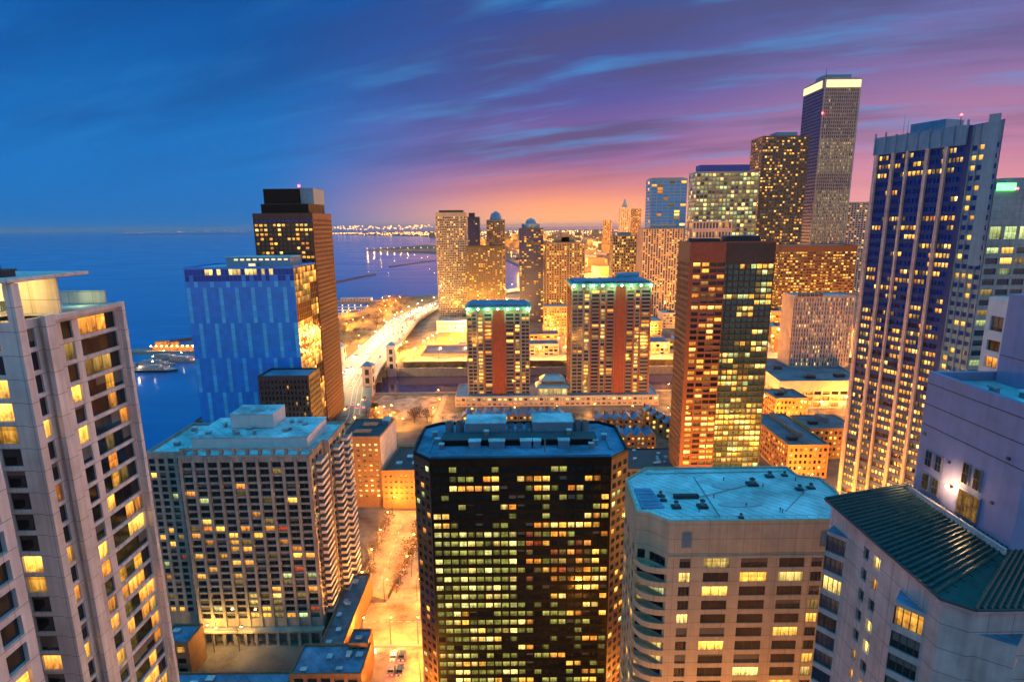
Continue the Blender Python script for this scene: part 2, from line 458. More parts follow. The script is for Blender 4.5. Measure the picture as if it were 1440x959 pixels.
unit(T, 'penthouse', -13.5, 152.5, -2, 160, 76, 4.2, 'metal_steelblue', 'roof_light')
unit(T, 'penthouse', 5.6, 152.5, 17.2, 160, 76, 4.4, 'metal_steelblue', 'roof_light')
unit(T, 'machine_room', -19.5, 146.5, 23, 151.8, 76, 1.6, 'metal_black', 'roof_dark')
for k in range(6): fans(T, -.6+(k % 3)*2.6, 153.6+(k//3)*2.8, 76, 1.05, 2.6, 'metal_steelblue')
for x in (-15.5, -18.5, 18.8, 21): fans(T, x, 157, 76, 1.2, 3.2)
for x, w in ((-12, 3.2), (12.3, 3), (-6.5, 4.2), (2, 3), (5.5, 2)): unit(T, 'air_handler', x, 144.3, x+w, 146.1, 76, 2.0, 'metal_steelblue', 'roof_light')
for x, y in ((-20, 144), (-21.5, 148), (22, 146), (25, 150), (20.5, 143.5), (-23, 153), (-8, 148.8), (15, 149)): unit(T, 'roof_vent', x, y, x+1.2, y+1, 76 if not -19 < x < 22 or y < 146 else 77.8, 1.4, 'metal_grey', 'roof_light')
mb = MB()
for k in range(14): mb.tube((-14+k, 140.2, 76), (-14+k, 140.2, 77.1), .04, .04, 'metal_grey', 4)
mb.tube((-14, 140.2, 77.1), (-1, 140.2, 77.1), .05, .05, 'metal_grey', 4); T.part('handrail', mb)
mb = MB(); mb.tube((8.5, 142, 76), (8.5, 142, 79.5), .25, .18, 'metal_grey'); T.part('mast', mb)
mb = MB()
for x0, y0, x1, y1 in ((-22.5,142,-22.2,158), (26,142.5,26.3,158), (-21.5,138.6,25.5,138.9)): mb.box(x0, y0, 76.05, x1, y1, 76.5, 'metal_steelblue')
T.part('track_rail', mb)
# ---- concrete apartment block on the left, seen with lit rooms and stacked balconies
fo = [(-117,169),(-104.5,169),(-104.5,165.5),(-63.5,165.5),(-63.5,178),(-61.5,178),(-61.5,196.5),(-117,196.5)]
T = Tower('apartment_block', fo, 0, 65, 'broad brown concrete apartment block with a gridded front and snowy pale roof', 'apartment block', wall='concrete_grey', roof='roof_light', depth=.5, par=.9)
rw = floors(8, 65, 23, .62, 1.3)
dk = P_lit(.25, (('lit_warm', 4), ('lit_orange', 3), ('lit_dim', 3), ('lit_green', 1), ('lit_red', 1)))
def b2lit(c, r, nc, n, g):
    if r < 4 and 1 < c < 7 and g.random() < .5: return g.choice(['lit_pale', 'lit_warm', 'lit_dim'])
    return dk(c, r, nc, n, g)
T.face(0, bays(12.5, 4, 1.1, .8), rw, dk)
T.face(2, bays(41, 10, .95, 1.0), rw, b2lit, pier_out=.35, split=2)
T.face(3, bays(12.5, 3, 1.0, 1.6), rw, dk); T.face(5, bays(18.5, 5, 1.0), rw, P_lit(.12))
T.face(7, bays(27.5, 6, 1.4), rw, dk)
T.finish()
mb = MB()
for k in range(11): x = -103.9+k*4.05; mb.box(x, 165.9, 65.9, x+.9, 167, 67.6, 'concrete_grey')
mb.box(-104.2, 166.0, 67.6, -63.6, 166.8, 68.1, 'concrete_grey'); T.part('roof_screen', mb)
unit(T, 'penthouse', -104, 172.5, -66.5, 192, 65, 4.0, 'white_wall', 'roof_light')
unit(T, 'lift_house', -95, 181, -80.5, 191, 69.4, 4.6, 'white_wall', 'roof_light')
for i in range(16):
    x, y = R_.uniform(-103, -70), R_.uniform(174, 190)
    if -96 < x < -79 and y > 180: continue
    unit(T, 'roof_vent', x, y, x+R_.uniform(.7, 2.2), y+R_.uniform(.6, 1.6), 69.26, R_.uniform(.5, 1.4), 'metal_grey', 'roof_mid')
for i, (x, y) in enumerate(((-112, 176), (-110, 186), (-114, 190), (-108, 180), (-76, 195), (-106.5, 171))): unit(T, 'roof_vent', x, y, x+1.6, y+1.4, 65, 1.2, 'metal_grey', 'roof_light')
for r in range(23):
    za = rw[r][0]-.75
    for (x0, y0, x1, y1) in ((-61.5, 180.5, -59.0, 186), (-61.5, 189, -58.6, 195.5), (-63.5, 169, -61.2, 176)):
        mb = MB(); mb.box(x0+.01, y0, za, x1, y1, za+.22, 'concrete_grey', skip='l')
        mb.box(x1-.12, y0, za+.22, x1-.02, y1, za+1.1, 'white_wall'); mb.box(x0+.6, y0, za+.22, x1-.13, y0+.1, za+1.1, 'white_wall')
        T.part('balcony', mb)
mb = MB()
for k in range(12): mb.box(-103.5+k*3.55, 163.2, 0, -102.6+k*3.55, 164.2, 5, 'concrete_grey')
mb.box(-104.5, 162.8, 5, -63, 164.9, 5.9, 'concrete_grey'); T.part('arcade', mb)
# ---- tan stone tower with curved balcony corner
arc = [(29.0, 104.6)]
fo = [(30.4,101),(62.5,101),(64.6,103.5),(70,112.4),(70,119.8),(65.6,121.3),(65.2,126.1),(31.3,126.1),(25.6,120),(24.8,105),(27.2,104.4)]
T = Tower('stone_tower', fo, 0, 78, 'tan stone apartment tower with a bright blue flat roof and curved corner balconies', 'tower', wall='concrete_tan', roof='roof_membrane', depth=.22, par=.35)
nfl = 22; rw = [(70.2-(k+1)*3.12+1.02, 70.2-k*3.12) for k in range(nfl)]
rw = list(reversed([(a-.0, b) for a, b in rw]))
tl = P_lit(.36, (('lit_warm', 4), ('lit_pale', 3), ('lit_orange', 1), ('lit_dim', 3)))
fr = [(2.4, 4.6), (7.2, 12.3), (14.6, 19.9), (22.2, 27.2), (28.6, 30.8)]
T.face(0, fr, rw, tl, split=3)
T.face(1, [(.5, 2.7)], rw, tl); T.face(2, bays(T.edge(2)[3], 3, 1.2), rw, tl, split=2)
T.face(9, [(.5, 2.0)], rw, P_lit(.3)); T.face(10, [(.5, 4.1)], rw, P_lit(.6, (('lit_warm', 3), ('lit_green', 2), ('lit_pale', 2))), split=3)
T.face(8, bays(T.edge(8)[3], 4, 1.4), rw, P_lit(.25))
T.finish()
for k, (za, zb) in enumerate(rw):
    mb = MB(); a = [(27.0+1.9*math.cos(t)+.6, 103.6+2.4*math.sin(t)) for t in [rad(180+i*15) for i in range(0, 9)]]
    pts = [((1-u)**2*24.85+2*u*(1-u)*24.9+u*u*30.4, (1-u)**2*105.2+2*u*(1-u)*101.0+u*u*100.9) for u in [i/9 for i in range(10)]]
    lo = za-1.2
    mb.prism(pts+[(30.2, 103.5), (26, 105.2)], lo, lo+.28, 'concrete_tan', bottom=True)
    for i in range(len(pts)-1):
        (x0, y0), (x1, y1) = pts[i], pts[i+1]
        mb.poly([(x0,y0,lo+.28),(x1,y1,lo+.28),(x1,y1,lo+1.2),(x0,y0,lo+1.2)], 'concrete_tan'); mb.tube((x0,y0,lo+1.25), (x1,y1,lo+1.25), .06, .06, 'concrete_tan', 4)
    if k == nfl-1:
        for i in range(3): mb.tube((27.5+i*.9, 102.4, lo+.28), (27.5+i*.9, 102.4, lo+1.0), .22, .22, 'metal_steelblue', 6)
    T.part('balcony', mb)
for x in (33, 60.2):
    mb = MB(); mb.box(x, 100.9, 72.6, x+1.9, 100.99, 75.9, 'metal_grey')
    for j in range(8): mb.box(x+.1, 100.84, 72.8+j*.38, x+1.8, 100.9, 73.0+j*.38, 'metal_steelblue')
    T.part('louvre', mb)
mb = MB(); mb.box(30.5, 100.85, 70.3, 62.4, 100.99, 70.75, 'concrete_tan'); T.part('cornice', mb)
for (cx, cy, rx, ry) in ((47.0, 108.0, 4.6, 1.2), (47.5, 116.5, 3.4, 1.6)):
    mb = MB(); mb.prism([(cx+rx*math.cos(t*math.pi/12), cy+ry*math.sin(t*math.pi/12)) for t in range(24)], 78, 78.18, 'patch_grey'); T.part('roof_pad', mb)
mb = MB(); mb.prism([(26.2,106.4),(31,106.8),(30.2,115.4),(26.6,115.4)], 78.004, 78.3, 'roof_blue')
for k in range(5): mb.box(26.9, 107.6+k*1.6, 78.3, 30, 107.75+k*1.6, 78.42, 'metal_steelblue')
T.part('roof_deck', mb)
mb = MB(); mb.box(34, 110.6, 78, 39.3, 111.5, 78.9, 'metal_dark'); T.part('duct', mb)
for (a, b) in (((31, 123, 78.15), (63, 123.6, 78.15)), ((41, 103, 78.12), (41.5, 121, 78.12)), ((55, 105, 78.12), (66.5, 117, 78.12)), ((39.3, 111, 78.2), (52, 116.5, 78.2))):
    mb = MB(); mb.tube(a, b, .09, .09, 'metal_grey', 5); T.part('pipe', mb)
foot_in = inset(T.foot, .8)
mb = MB()
for i in range(len(foot_in)):
    a, b = Vector((*foot_in[i], 78)), Vector((*foot_in[(i+1) % len(foot_in)], 78)); n_ = max(1, int((b-a).length/2.2))
    for k in range(n_): p = a.lerp(b, k/n_); mb.tube(p, p+Vector((0,0,.9)), .035, .035, 'metal_grey', 4)
    mb.tube(a+Vector((0,0,.9)), b+Vector((0,0,.9)), .035, .035, 'metal_grey', 4)
T.part('handrail', mb)
for k in range(9):
    x, y = R_.uniform(34, 64), R_.uniform(104, 122); mb = MB(); mb.tube((x,y,78), (x,y,78.7), .12, .12, 'metal_grey', 6); mb.tube((x,y,78.7), (x,y,78.85), .22, .1, 'metal_dark', 6); T.part('vent_pipe', mb)
for x, y, r, h in ((33.4,107,.7,1.3),(38.8,107,.8,1.5),(53.2,117,.9,1.4),(58.9,121,.7,1.1),(62.5,114.4,.6,1.0),(65.3,115,.6,1.0),(62.6,121.5,.5,.9),(31.5,112,.5,1.0),(31.6,110,.5,1.0),(45,102.6,.4,.8)):
    mb = MB(); mb.box(x-r*1.3, y-r, 78, x+r*1.3, y+r, 78+h*.35, 'metal_dark'); mb.tube((x, y, 78+h*.35), (x, y, 78+h), r*.55, r*.55, 'metal_steelblue', 8); mb.tube((x, y, 78+h), (x, y, 78+h+.25), r*.8, r*.5, 'metal_dark', 8); T.part('roof_vent', mb)
# ---- pink stone building at right: prow bays, green ribbed roof, tall upper block
fo = [(45.6,53.3),(47.6,51.9),(90,51.9),(90,76),(48,76),(45.6,74.6)]
T = Tower('stone_building', fo, 0, 96, 'pink stone building with triangular prow windows, a ribbed green roof and blank upper block', 'building', wall='stone_pink', roof='roof_dark', depth=.4, par=0)
nf = 26; rw = [(94.2-(k+1)*3.0+.95, 94.2-k*3.0-.35) for k in range(nf)][::-1]
sl = P_lit(.30, (('lit_warm', 4), ('lit_pale', 1), ('lit_orange', 1)))
L5 = T.edge(5)[3]
T.face(5, [(7.9, 9.0), (10.0, 11.2)], [r for r in rw if True], sl, dark='glass_dusk', split=2)
T.face(0, [], [], sl); T.face(1, [(20, 23), (26, 29)], rw, sl, split=3)
T.finish(roof=False)
def prow(a, c, b, z1, ztri, faces, pl):
    """triangular bay: a and b on the wall, c the apex; panes on face c-b"""
    A, Cc, B = Vector(a), Vector(c), Vector(b)
    m = MB(); d = (B-Cc); L = d.length; d /= L; n = Vector((d.y, -d.x))
    tri = [a, c, b]
    m.poly([(*a, z1), (*c, z1), (*b, z1)], 'roof_blue')
    m.poly([(*a, 0), (*c, 0), (*c, z1), (*a, z1)], 'stone_pink')
    o = T.part('bay_window', m)
    zt = z1
    wm = MB()
    def Q(u, o_, z): q = Cc+d*u+n*o_; return (q.x, q.y, z)
    k = 0; z = z1
    while z > 40:
        h0 = .75 if k else .55
        wm.poly([Q(0,0,z-h0), Q(L,0,z-h0), Q(L,0,z), Q(0,0,z)], 'stone_pink')
        wm.poly([Q(0,-.3,z-h0), Q(L,-.3,z-h0), Q(L,0,z-h0), Q(0,0,z-h0)][::-1], 'stone_pink')
        lo = z-3.0
        wm.poly([Q(0,0,lo), Q(L,0,lo), Q(L,-.3,lo), Q(0,-.3,lo)], 'stone_pink')
        wm.poly([Q(0,-.3,lo), Q(.12,-.3,lo), Q(.12,-.3,z-h0), Q(0,-.3,z-h0)], 'metal_dark')
        mk = pl(k)
        T.panes.append(([Q(.15,-.28,lo+.05), Q(L-.1,-.28,lo+.05), Q(L-.1,-.28,z-h0-.04), Q(.15,-.28,z-h0-.04)], (n.x, n.y), mk, 4 if L > 2 else 3))
        z = lo; k += 1
    T.part('bay_spandrels', wm, parent=o)
    # opening line of the stepped wall above the bay
rr = random.Random(3)
prow((45.58,73.6),(43.9,72.2),(45.58,70.0),92.8,0,None, lambda k: 'lit_pale' if k == 2 else ('glass_dusk' if k != 4 else 'glass_dark'))
prow((45.58,59.4),(43.6,57.4),(45.58,55.0),92.6,0,None, lambda k: 'lit_warm' if k in (0, 5) else 'glass_dark')
prow((48.6,51.88),(51.2,50.1),(53.4,51.88),92.6,0,None, lambda k: 'lit_orange' if k in (0, 3) else 'glass_dark')
# sloped ribbed roof
mb = MB(); e0, e1, e2, e3 = (45.1,75.4,96.0), (45.1,53.1,96.0), (47.3,51.3,96.0), (90,51.3,96.0)
t0, t1, t2 = (55.4,73.5,99.0), (55.4,56.9,99.0), (90,56.9,99.0)
mb.poly([e0, e1, t1, t0], 'metal_green'); mb.poly([e1, e2, t1], 'metal_green'); mb.poly([e2, e3, t2, t1], 'metal_green')
mb.poly([(48,76.4,96), e0, t0], 'metal_green')
mb.poly([(45.1,75.4,95.5),(45.1,53.1,95.5), e1, e0], 'stone_pink'); mb.poly([(45.1,53.1,95.5),(47.3,51.3,95.5), e2, e1], 'stone_pink'); mb.poly([(47.3,51.3,95.5),(90,51.3,95.5), e3, e2], 'stone_pink')
mb.poly([(45.1,75.4,95.5),(48,76.4,95.5),(90,76.4,95.5),(90,51.3,95.5),(47.3,51.3,95.5),(45.1,53.1,95.5)], 'stone_pink')
ro = T.part('ribbed_roof', mb)
mb = MB()
def rib(p, q, r=.2): mb.tube(p, q, r, r, 'metal_green', 5)
for k in range(26):
    f = k/26; a = Vector(e0).lerp(Vector(e1), f); b = Vector(t0).lerp(Vector(t1), f); rib(a+Vector((0,0,.08)), b+Vector((0,0,.08)))
for k in range(46):
    f = k/46*.85; a = Vector(e2).lerp(Vector(e3), f); b = Vector(t1).lerp(Vector(t2), f); rib(a+Vector((0,0,.08)), b+Vector((0,0,.08)))
for k in range(1, 9):
    f = k/9; a = Vector(e0).lerp(Vector(t0), f); b = Vector(e1).lerp(Vector(t1), f); rib(a+Vector((0,0,.06)), b+Vector((0,0,.06)), .07)
    a = Vector(e2).lerp(Vector(t1), f); b = Vector(e3).lerp(Vector(t2), f); rib(a+Vector((0,0,.06)), b+Vector((0,0,.06)), .07)
T.part('standing_seam', mb, parent=ro)
mb = MB(); mb.tube((45.0,75.4,96), (45.0,53.1,96), .16, .16, 'metal_dark', 6); mb.tube((45.0,53.1,96), (47.3,51.2,96), .16, .16, 'metal_dark', 6); mb.tube((47.3,51.2,96), (90,51.2,96), .16, .16, 'metal_dark', 6); T.part('gutter', mb, parent=ro)
# upper block
bx = MB()
U = rect(55.4, 57.0, 92, 72.6); occ(U, 96, 115)
wn = [(69.9,71.0,103.2,105.2),(68.2,69.2,103.2,105.2),(69.9,71.0,99.9,102.0),(68.2,69.2,99.9,102.0),(63.9,64.8,103.6,106.1),(62.2,63.1,103.6,106.1),(61.8,64.9,99.6,102.7)]
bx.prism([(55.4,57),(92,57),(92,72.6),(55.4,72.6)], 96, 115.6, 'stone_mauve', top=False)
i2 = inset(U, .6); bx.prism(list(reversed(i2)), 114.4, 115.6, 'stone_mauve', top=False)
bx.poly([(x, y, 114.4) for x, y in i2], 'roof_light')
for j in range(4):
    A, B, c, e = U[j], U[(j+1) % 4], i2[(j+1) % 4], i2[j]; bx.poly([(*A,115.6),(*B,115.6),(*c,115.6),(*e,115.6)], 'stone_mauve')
for z in (108.4, 111.2, 114.0): bx.box(55.36, 57.0, z, 55.4, 72.6, z+.10, 'metal_dark', skip='r')
ub = T.part('upper_block', bx)
for k, (y0, y1, z0, z1) in enumerate(wn):
    m = MB(); m.box(55.25, y0-.12, z0-.12, 55.39, y1+.12, z1+.12, 'metal_grey', skip='r'); fr_ = T.part('window_frame', m, parent=None)
    m = MB(); mk = 'lit_warm' if k == 6 else ('lit_dim' if k in (2, 3, 4, 5) else 'glass_dusk')
    nb = 4 if k == 6 else 2
    for i in range(nb):
        a = y0+(y1-y0)*i/nb+.06; b = y0+(y1-y0)*(i+1)/nb-.06
        m.box(55.2, a, z0, 55.249, b, z0+(z1-z0)*.48, mk, skip='r'); m.box(55.2, a, z0+(z1-z0)*.52, 55.249, b, z1, mk, skip='r')
    T.part('pane', m, parent=fr_)
mb = MB()
for y, z in ((60, 103), (58.9, 108.9), (66.9, 105.0), (71.6, 107)): mb.box(55.2, y, z, 55.39, y+.35, z+.35, 'metal_dark', skip='r')
T.part('wall_vent', mb)
for x, y in ((58.5, 66), (60.5, 64), (63, 62)): unit(T, 'roof_vent', x, y, x+.8, y+.7, 114.4, .7, 'metal_grey', 'roof_light')
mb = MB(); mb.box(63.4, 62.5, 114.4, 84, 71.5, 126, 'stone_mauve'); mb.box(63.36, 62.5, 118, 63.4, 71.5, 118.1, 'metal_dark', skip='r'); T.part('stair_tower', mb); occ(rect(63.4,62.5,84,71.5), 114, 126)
# parapet walkway between roof and block
mb = MB(); mb.box(54.3, 56.6, 98.5, 54.6, 72, 99.5, 'stone_pink'); T.part('roof_kerb', mb)
wl = T
LIGHTS = []
def plight(name, loc, w, col, r=.3, parent=None, ploc=(0,0,0)):
    d = bpy.data.lights.new(name, 'POINT'); d.energy = w; d.color = col; d.shadow_soft_size = r
    o = bpy.data.objects.new(name, d); COL.objects.link(o)
    o.location = loc
    if parent is not None: o.parent = parent; o.location = Vector(loc)-Vector(ploc)
    return o
mb = MB(); mb.box(54.95, 66.0, 102.2, 55.39, 66.25, 102.4, 'metal_dark'); mb.ball((54.75, 66.1, 102.3), .22, 'lamp_sodium'); lo = T.part('wall_lamp', mb)
plight('wall_lamp_light', (54.2, 66.1, 102.3), 800, (1, .55, .25), .15, T.o, T.loc)
# ---- pale tower at left edge
X = -59.7
fo = [(-82,67.5),(X-.8,67.5),(X-.8,86),(-82,86)]
T = Tower('residential_tower', fo, 0, 123.6, 'pale residential tower at the left edge with white piers and a lit roof loggia', 'tower', wall='concrete_pale', roof='roof_mid', depth=.3, par=.6)
rw = floors(0, 123.6, 41, .62, .6)
# outer screen wall along the right face
def cl(px): d = 59.7*794/(720-px); return (d-2.2)/.98
rl = P_lit(.33, (('lit_warm', 4), ('lit_orange', 4), ('lit_dim', 2), ('lit_pale', 1)))
def right_lit(c, r, nc, n, g):
    p = .33 if c < 3 else (.58 if r < 27 else .30)
    return g.choice(['lit_warm', 'lit_orange', 'lit_warm', 'lit_dim', 'lit_orange']) if g.random() < p else None
cols = [(1.3, 3.0), (5.4, 6.1), (7.2, 9.1), (10.3, 17.7, 4)]
T.face(1, cols, rw, right_lit, pier_out=.02)
def bluelit(c, r, nc, n, g):
    if r in (37, 38): return 'lit_warm'
    return g.choice(['lit_warm', 'lit_orange']) if g.random() < .16 else None
T.face(0, [(1.5, 3.4), (5, 7), (9, 11), (13, 15.5), (17.0, 19.6)], rw, bluelit)
T.finish()
mb = MB(); mb.box(X-.25, 71.05, 0, X+.35, 72.6, 124.5, 'concrete_pale'); mb.box(X-.25, 85.3, 0, X+.4, 86.0, 124.4, 'concrete_pale'); mb.box(X-.28, 72.6, 123.7, X+.38, 85.3, 124.35, 'concrete_pale', skip='')
T.part('screen_wall', mb)
mb = MB(); mb.box(X-.9, 67.2, 0, X+.15, 68.3, 128.9, 'concrete_pale'); T.part('corner_pier', mb)
mb = MB(); mb.box(-80, 66.6, 129.0, X+.3, 79.8, 129.5, 'concrete_pale'); T.part('roof_canopy', mb)
mb = MB(); mb.box(-66.5, 68.2, 124.2, -66.0, 75.2, 128.99, 'concrete_pale'); mb.box(-66.0, 74.9, 124.2, X-.6, 75.2, 128.99, 'concrete_pale'); mb.box(-80, 68.0, 124.2, -66.5, 75, 128.99, 'concrete_pale', skip='t')
T.part('loggia_wall', mb)
mb = MB(); mb.box(-65.99, 70.6, 124.3, -65.9, 71.6, 126.4, 'metal_dark'); mb.box(-65.99, 72.4, 124.9, -65.9, 74, 126.2, 'glass_dusk'); T.part('loggia_door', mb)
mb = MB(); mb.ball((-65.6, 70.8, 128.0), .25, 'lamp_white'); T.part('loggia_lamp', mb)
plight('loggia_lamp_light', (-64.2, 71.2, 127.6), 1500, (1, .60, .14), .2, T.o, T.loc)
unit(T, 'roof_plant', -72, 68.5, -66, 72, 129.5, 1.1, 'metal_dark'); unit(T, 'roof_plant', -65, 69, -62, 71, 129.5, .7, 'metal_dark')
for k in range(5):
    mb = MB(); mb.tube((-70+k*1.9, 69.5, 129.5), (-70+k*1.9, 69.5, 131.0+.3*(k % 2)), .06, .04, 'metal_dark', 4); T.part('aerial', mb)
for r in range(2, 38):
    za = rw[r][0]-.75; mb = MB(); mb.box(-68.2, 65.6, za, -65.3, 67.48, za+.2, 'concrete_pale'); mb.box(-68.2, 65.6, za+.2, -65.3, 65.68, za+1.1, 'metal_dark'); mb.box(-65.38, 65.69, za+.2, -65.3, 67.48, za+1.1, 'metal_dark'); T.part('balcony', mb)
mb = MB(); mb.poly([(-70, 72.8, 124.21), (X-1.5, 72.8, 124.21), (X-1.5, 85.2, 124.21), (-70, 85.2, 124.21)], 'roof_light'); T.part('terrace', mb)
mb = MB(); mb.box(-80, 84.6, 124.3, X-1.4, 84.9, 126.2, 'concrete_pale'); T.part('terrace_wall', mb)
plight('terrace_light', (-63, 82, 125.4), 160, (.95, 1, .3), .2, T.o, T.loc)
# nearer wing of the same complex
fo = [(-95,20),(-48.3,20),(-48.3,50),(-95,50)]
T = Tower('residential_wing', fo, 0, 123, 'pale blank walled wing at the lower left corner with one narrow window column', 'tower', wall='concrete_pale', roof='roof_mid', depth=.5)
T.face(1, [(6, 8), (13, 15), (20, 22), (26.6, 28.9)], floors(0, 123, 41, .8), P_lit(.3)); T.face(2, [(2, 6), (10, 14)], floors(0, 123, 41, .8), P_lit(.2)); T.finish()
# ================================================================== MID DISTANCE TOWERS
W3 = (('lit_warm', 5), ('lit_orange', 2), ('lit_pale', 2), ('lit_dim', 3))
def ptower(name, label, pl, pr, yt, Y, dep, nc, nr, p=.3, wall='grey_tower', core='metal_dark', roof='roof_mid', z0=0, pier=.35, sp=.4, dark='glass_dark', mix=W3, cat='tower', fin=True, depth=.4, pier_out=.003, par=1.0, pier_mat=None, lit=None, base=0, top=1.5, side=None, split=0):
    a, b = at_y(pl, yt, Y), at_y(pr, yt, Y); z1 = (a.z+b.z)/2
    T = Tower(name, rect(a.x, Y, b.x, Y+dep), z0, z1, label, cat, wall=wall, core=core, roof=roof, depth=depth, par=par)
    Wd = b.x-a.x; bw = Wd/nc; fh = (z1-top-z0-base)/nr
    rw = [(z0+base+i*fh+fh*sp, z0+base+(i+1)*fh) for i in range(nr)]
    f = lit or P_lit(p, mix)
    T.face(0, bays(Wd, nc, bw*pier), rw, f, dark=dark, pier_out=pier_out, pier_mat=pier_mat, split=split)
    e = 3 if a.x+b.x > 0 else 1
    n2 = max(2, int(dep/bw)); T.face(e, bays(dep, n2, bw*pier), rw, side or f, dark=dark, pier_out=pier_out, pier_mat=pier_mat)
    T.x0, T.x1, T.Y, T.dep = a.x, b.x, Y, dep
    return T.finish() if fin else T
def top_unit(T, u0, u1, h, mat='metal_grey', top='roof_mid', v0=.25, v1=.8, name='penthouse'):
    w = T.x1-T.x0
    return unit(T, name, T.x0+w*u0, T.Y+T.dep*v0, T.x0+w*u1, T.Y+T.dep*v1, T.z1, h, mat, top)
# ---- blue glass hotel slab
a = at_y(258,378,320)
def blit(c, r, nc, n, g):
    if r == n-1:
        if 4 < c < 22 and c % 9 != 0 and g.random() < .75: return 'lit_pale'
        return 'glass_navy'
    if r == 2 and c in (9, 17): return 'lit_warm'
    if r == 3 and c in (11, 13): return 'lit_warm'
    if r == n-2: return 'glass_navy' if g.random() < .7 else None
    k = (c + (2 if (r//6) % 2 else 0)) % 4
    return 'glass_cyan' if k == 0 else ('glass_navy' if False else None)
T = Tower('hotel_tower', rect(-184.5, 320, -122.8, 356.6), 0, 113.5, 'bright blue glass slab tower with staggered pale strips beside the dark brown tower', 'tower', wall='glass_blue', core='glass_navy', roof='roof_light', depth=.12, par=.8)
rw = floors(0, 113.5, 33, .16, .6)
T.face(0, bays(61.7, 27, .12, .2), rw, blit, dark='glass_blue', pane_in=.01)
T.face(1, bays(36.6, 12, .25, .3), rw, lambda c, r, nc, n, g: (g.choice(['lit_orange', 'lit_orange', 'lit_warm', 'lit_dim']) if random.Random(r//3*13+c//4).random() < .75 else 'glass_amber'), wall='brick_brown', dark='glass_amber', pane_in=.01)  # glowing orange panes and amber tint stand in for the street's reflection
T.finish()
T.x0, T.x1, T.Y, T.dep = -184.5, -122.8, 320, 36.6
top_unit(T, .32, .92, 5.5, 'metal_steelblue', 'roof_light', .25, .75)
for k in range(9):
    mb = MB(); x = -160+k*3.6; mb.box(x, 329.0, 117.2, x+2.2, 329.14, 118.2, 'band_glow'); T.part('sign_light', mb)
mb = MB(); mb.box(-151, 326, 113.5, -146, 328, 116.2, 'metal_steelblue'); mb.box(-150.4, 325.8, 114.2, -146.6, 326, 115.6, 'band_glow'); T.part('roof_hatch', mb)
# dark block hugging its foot
ptower('dark_block', 'low dark gridded block in front of the blue glass tower', 362, 434, 531, 300, 18, 13, 17, .07, 'metal_dark', dark='glass_black', roof='roof_blue', mix=(('lit_warm', 3), ('lit_dim', 4)), cat='building', pier=.5, sp=.35)
# ---- dark brown tower with red beacon
a = 143.8
T = Tower('brown_tower', rect(-159.3, 357, -122.4, 394), 0, a, 'tall dark brown tower with stepped black crown and a red beacon', 'tower', wall='granite_dark', core='metal_black', roof='roof_dark', depth=.5, par=.6)
rw = floors(0, a, 50, 1.25, 3.2)
def dlit(c, r, nc, n, g):
    f = n-1-r
    p = .75 if f in (1, 2, 3) and (c < 3 or c > 8) else (.35 if f < 9 else .1)
    if f == 0: return 'glass_navy'
    return g.choice(['lit_warm', 'lit_pale', 'lit_orange']) if g.random() < p else None
T.face(0, bays(36.9, 13, .7), rw, dlit, pier_out=.05)
T.face(1, bays(37, 17, .75, .9), rw, lambda c, r, nc, n, g: ('lit_orange' if g.random() < .5 else ('lit_dim' if g.random() < .5 else None)), wall='brick_brown', dark='glass_bronze', pier_out=.05)
T.finish(); T.x0, T.x1, T.Y, T.dep = -159.3, -122.4, 357, 37
top_unit(T, .12, .92, 6, 'metal_black', 'roof_dark', .08, .9); 
unit(T, 'crown', -153.5, 362, -131.5, 386, a+6.2, 9.0, 'metal_black', 'roof_dark'); unit(T, 'crown', -131.2, 363.5, -122.9, 384, a+6.2, 9.4, 'metal_steelblue', 'roof_blue')
mb = MB(); mb.tube((-132.5, 366, a+15.4), (-132.5, 366, a+17), .15, .1, 'metal_dark'); mb.ball((-132.5, 366, a+17.3), .75, 'lamp_red'); T.part('beacon', mb)
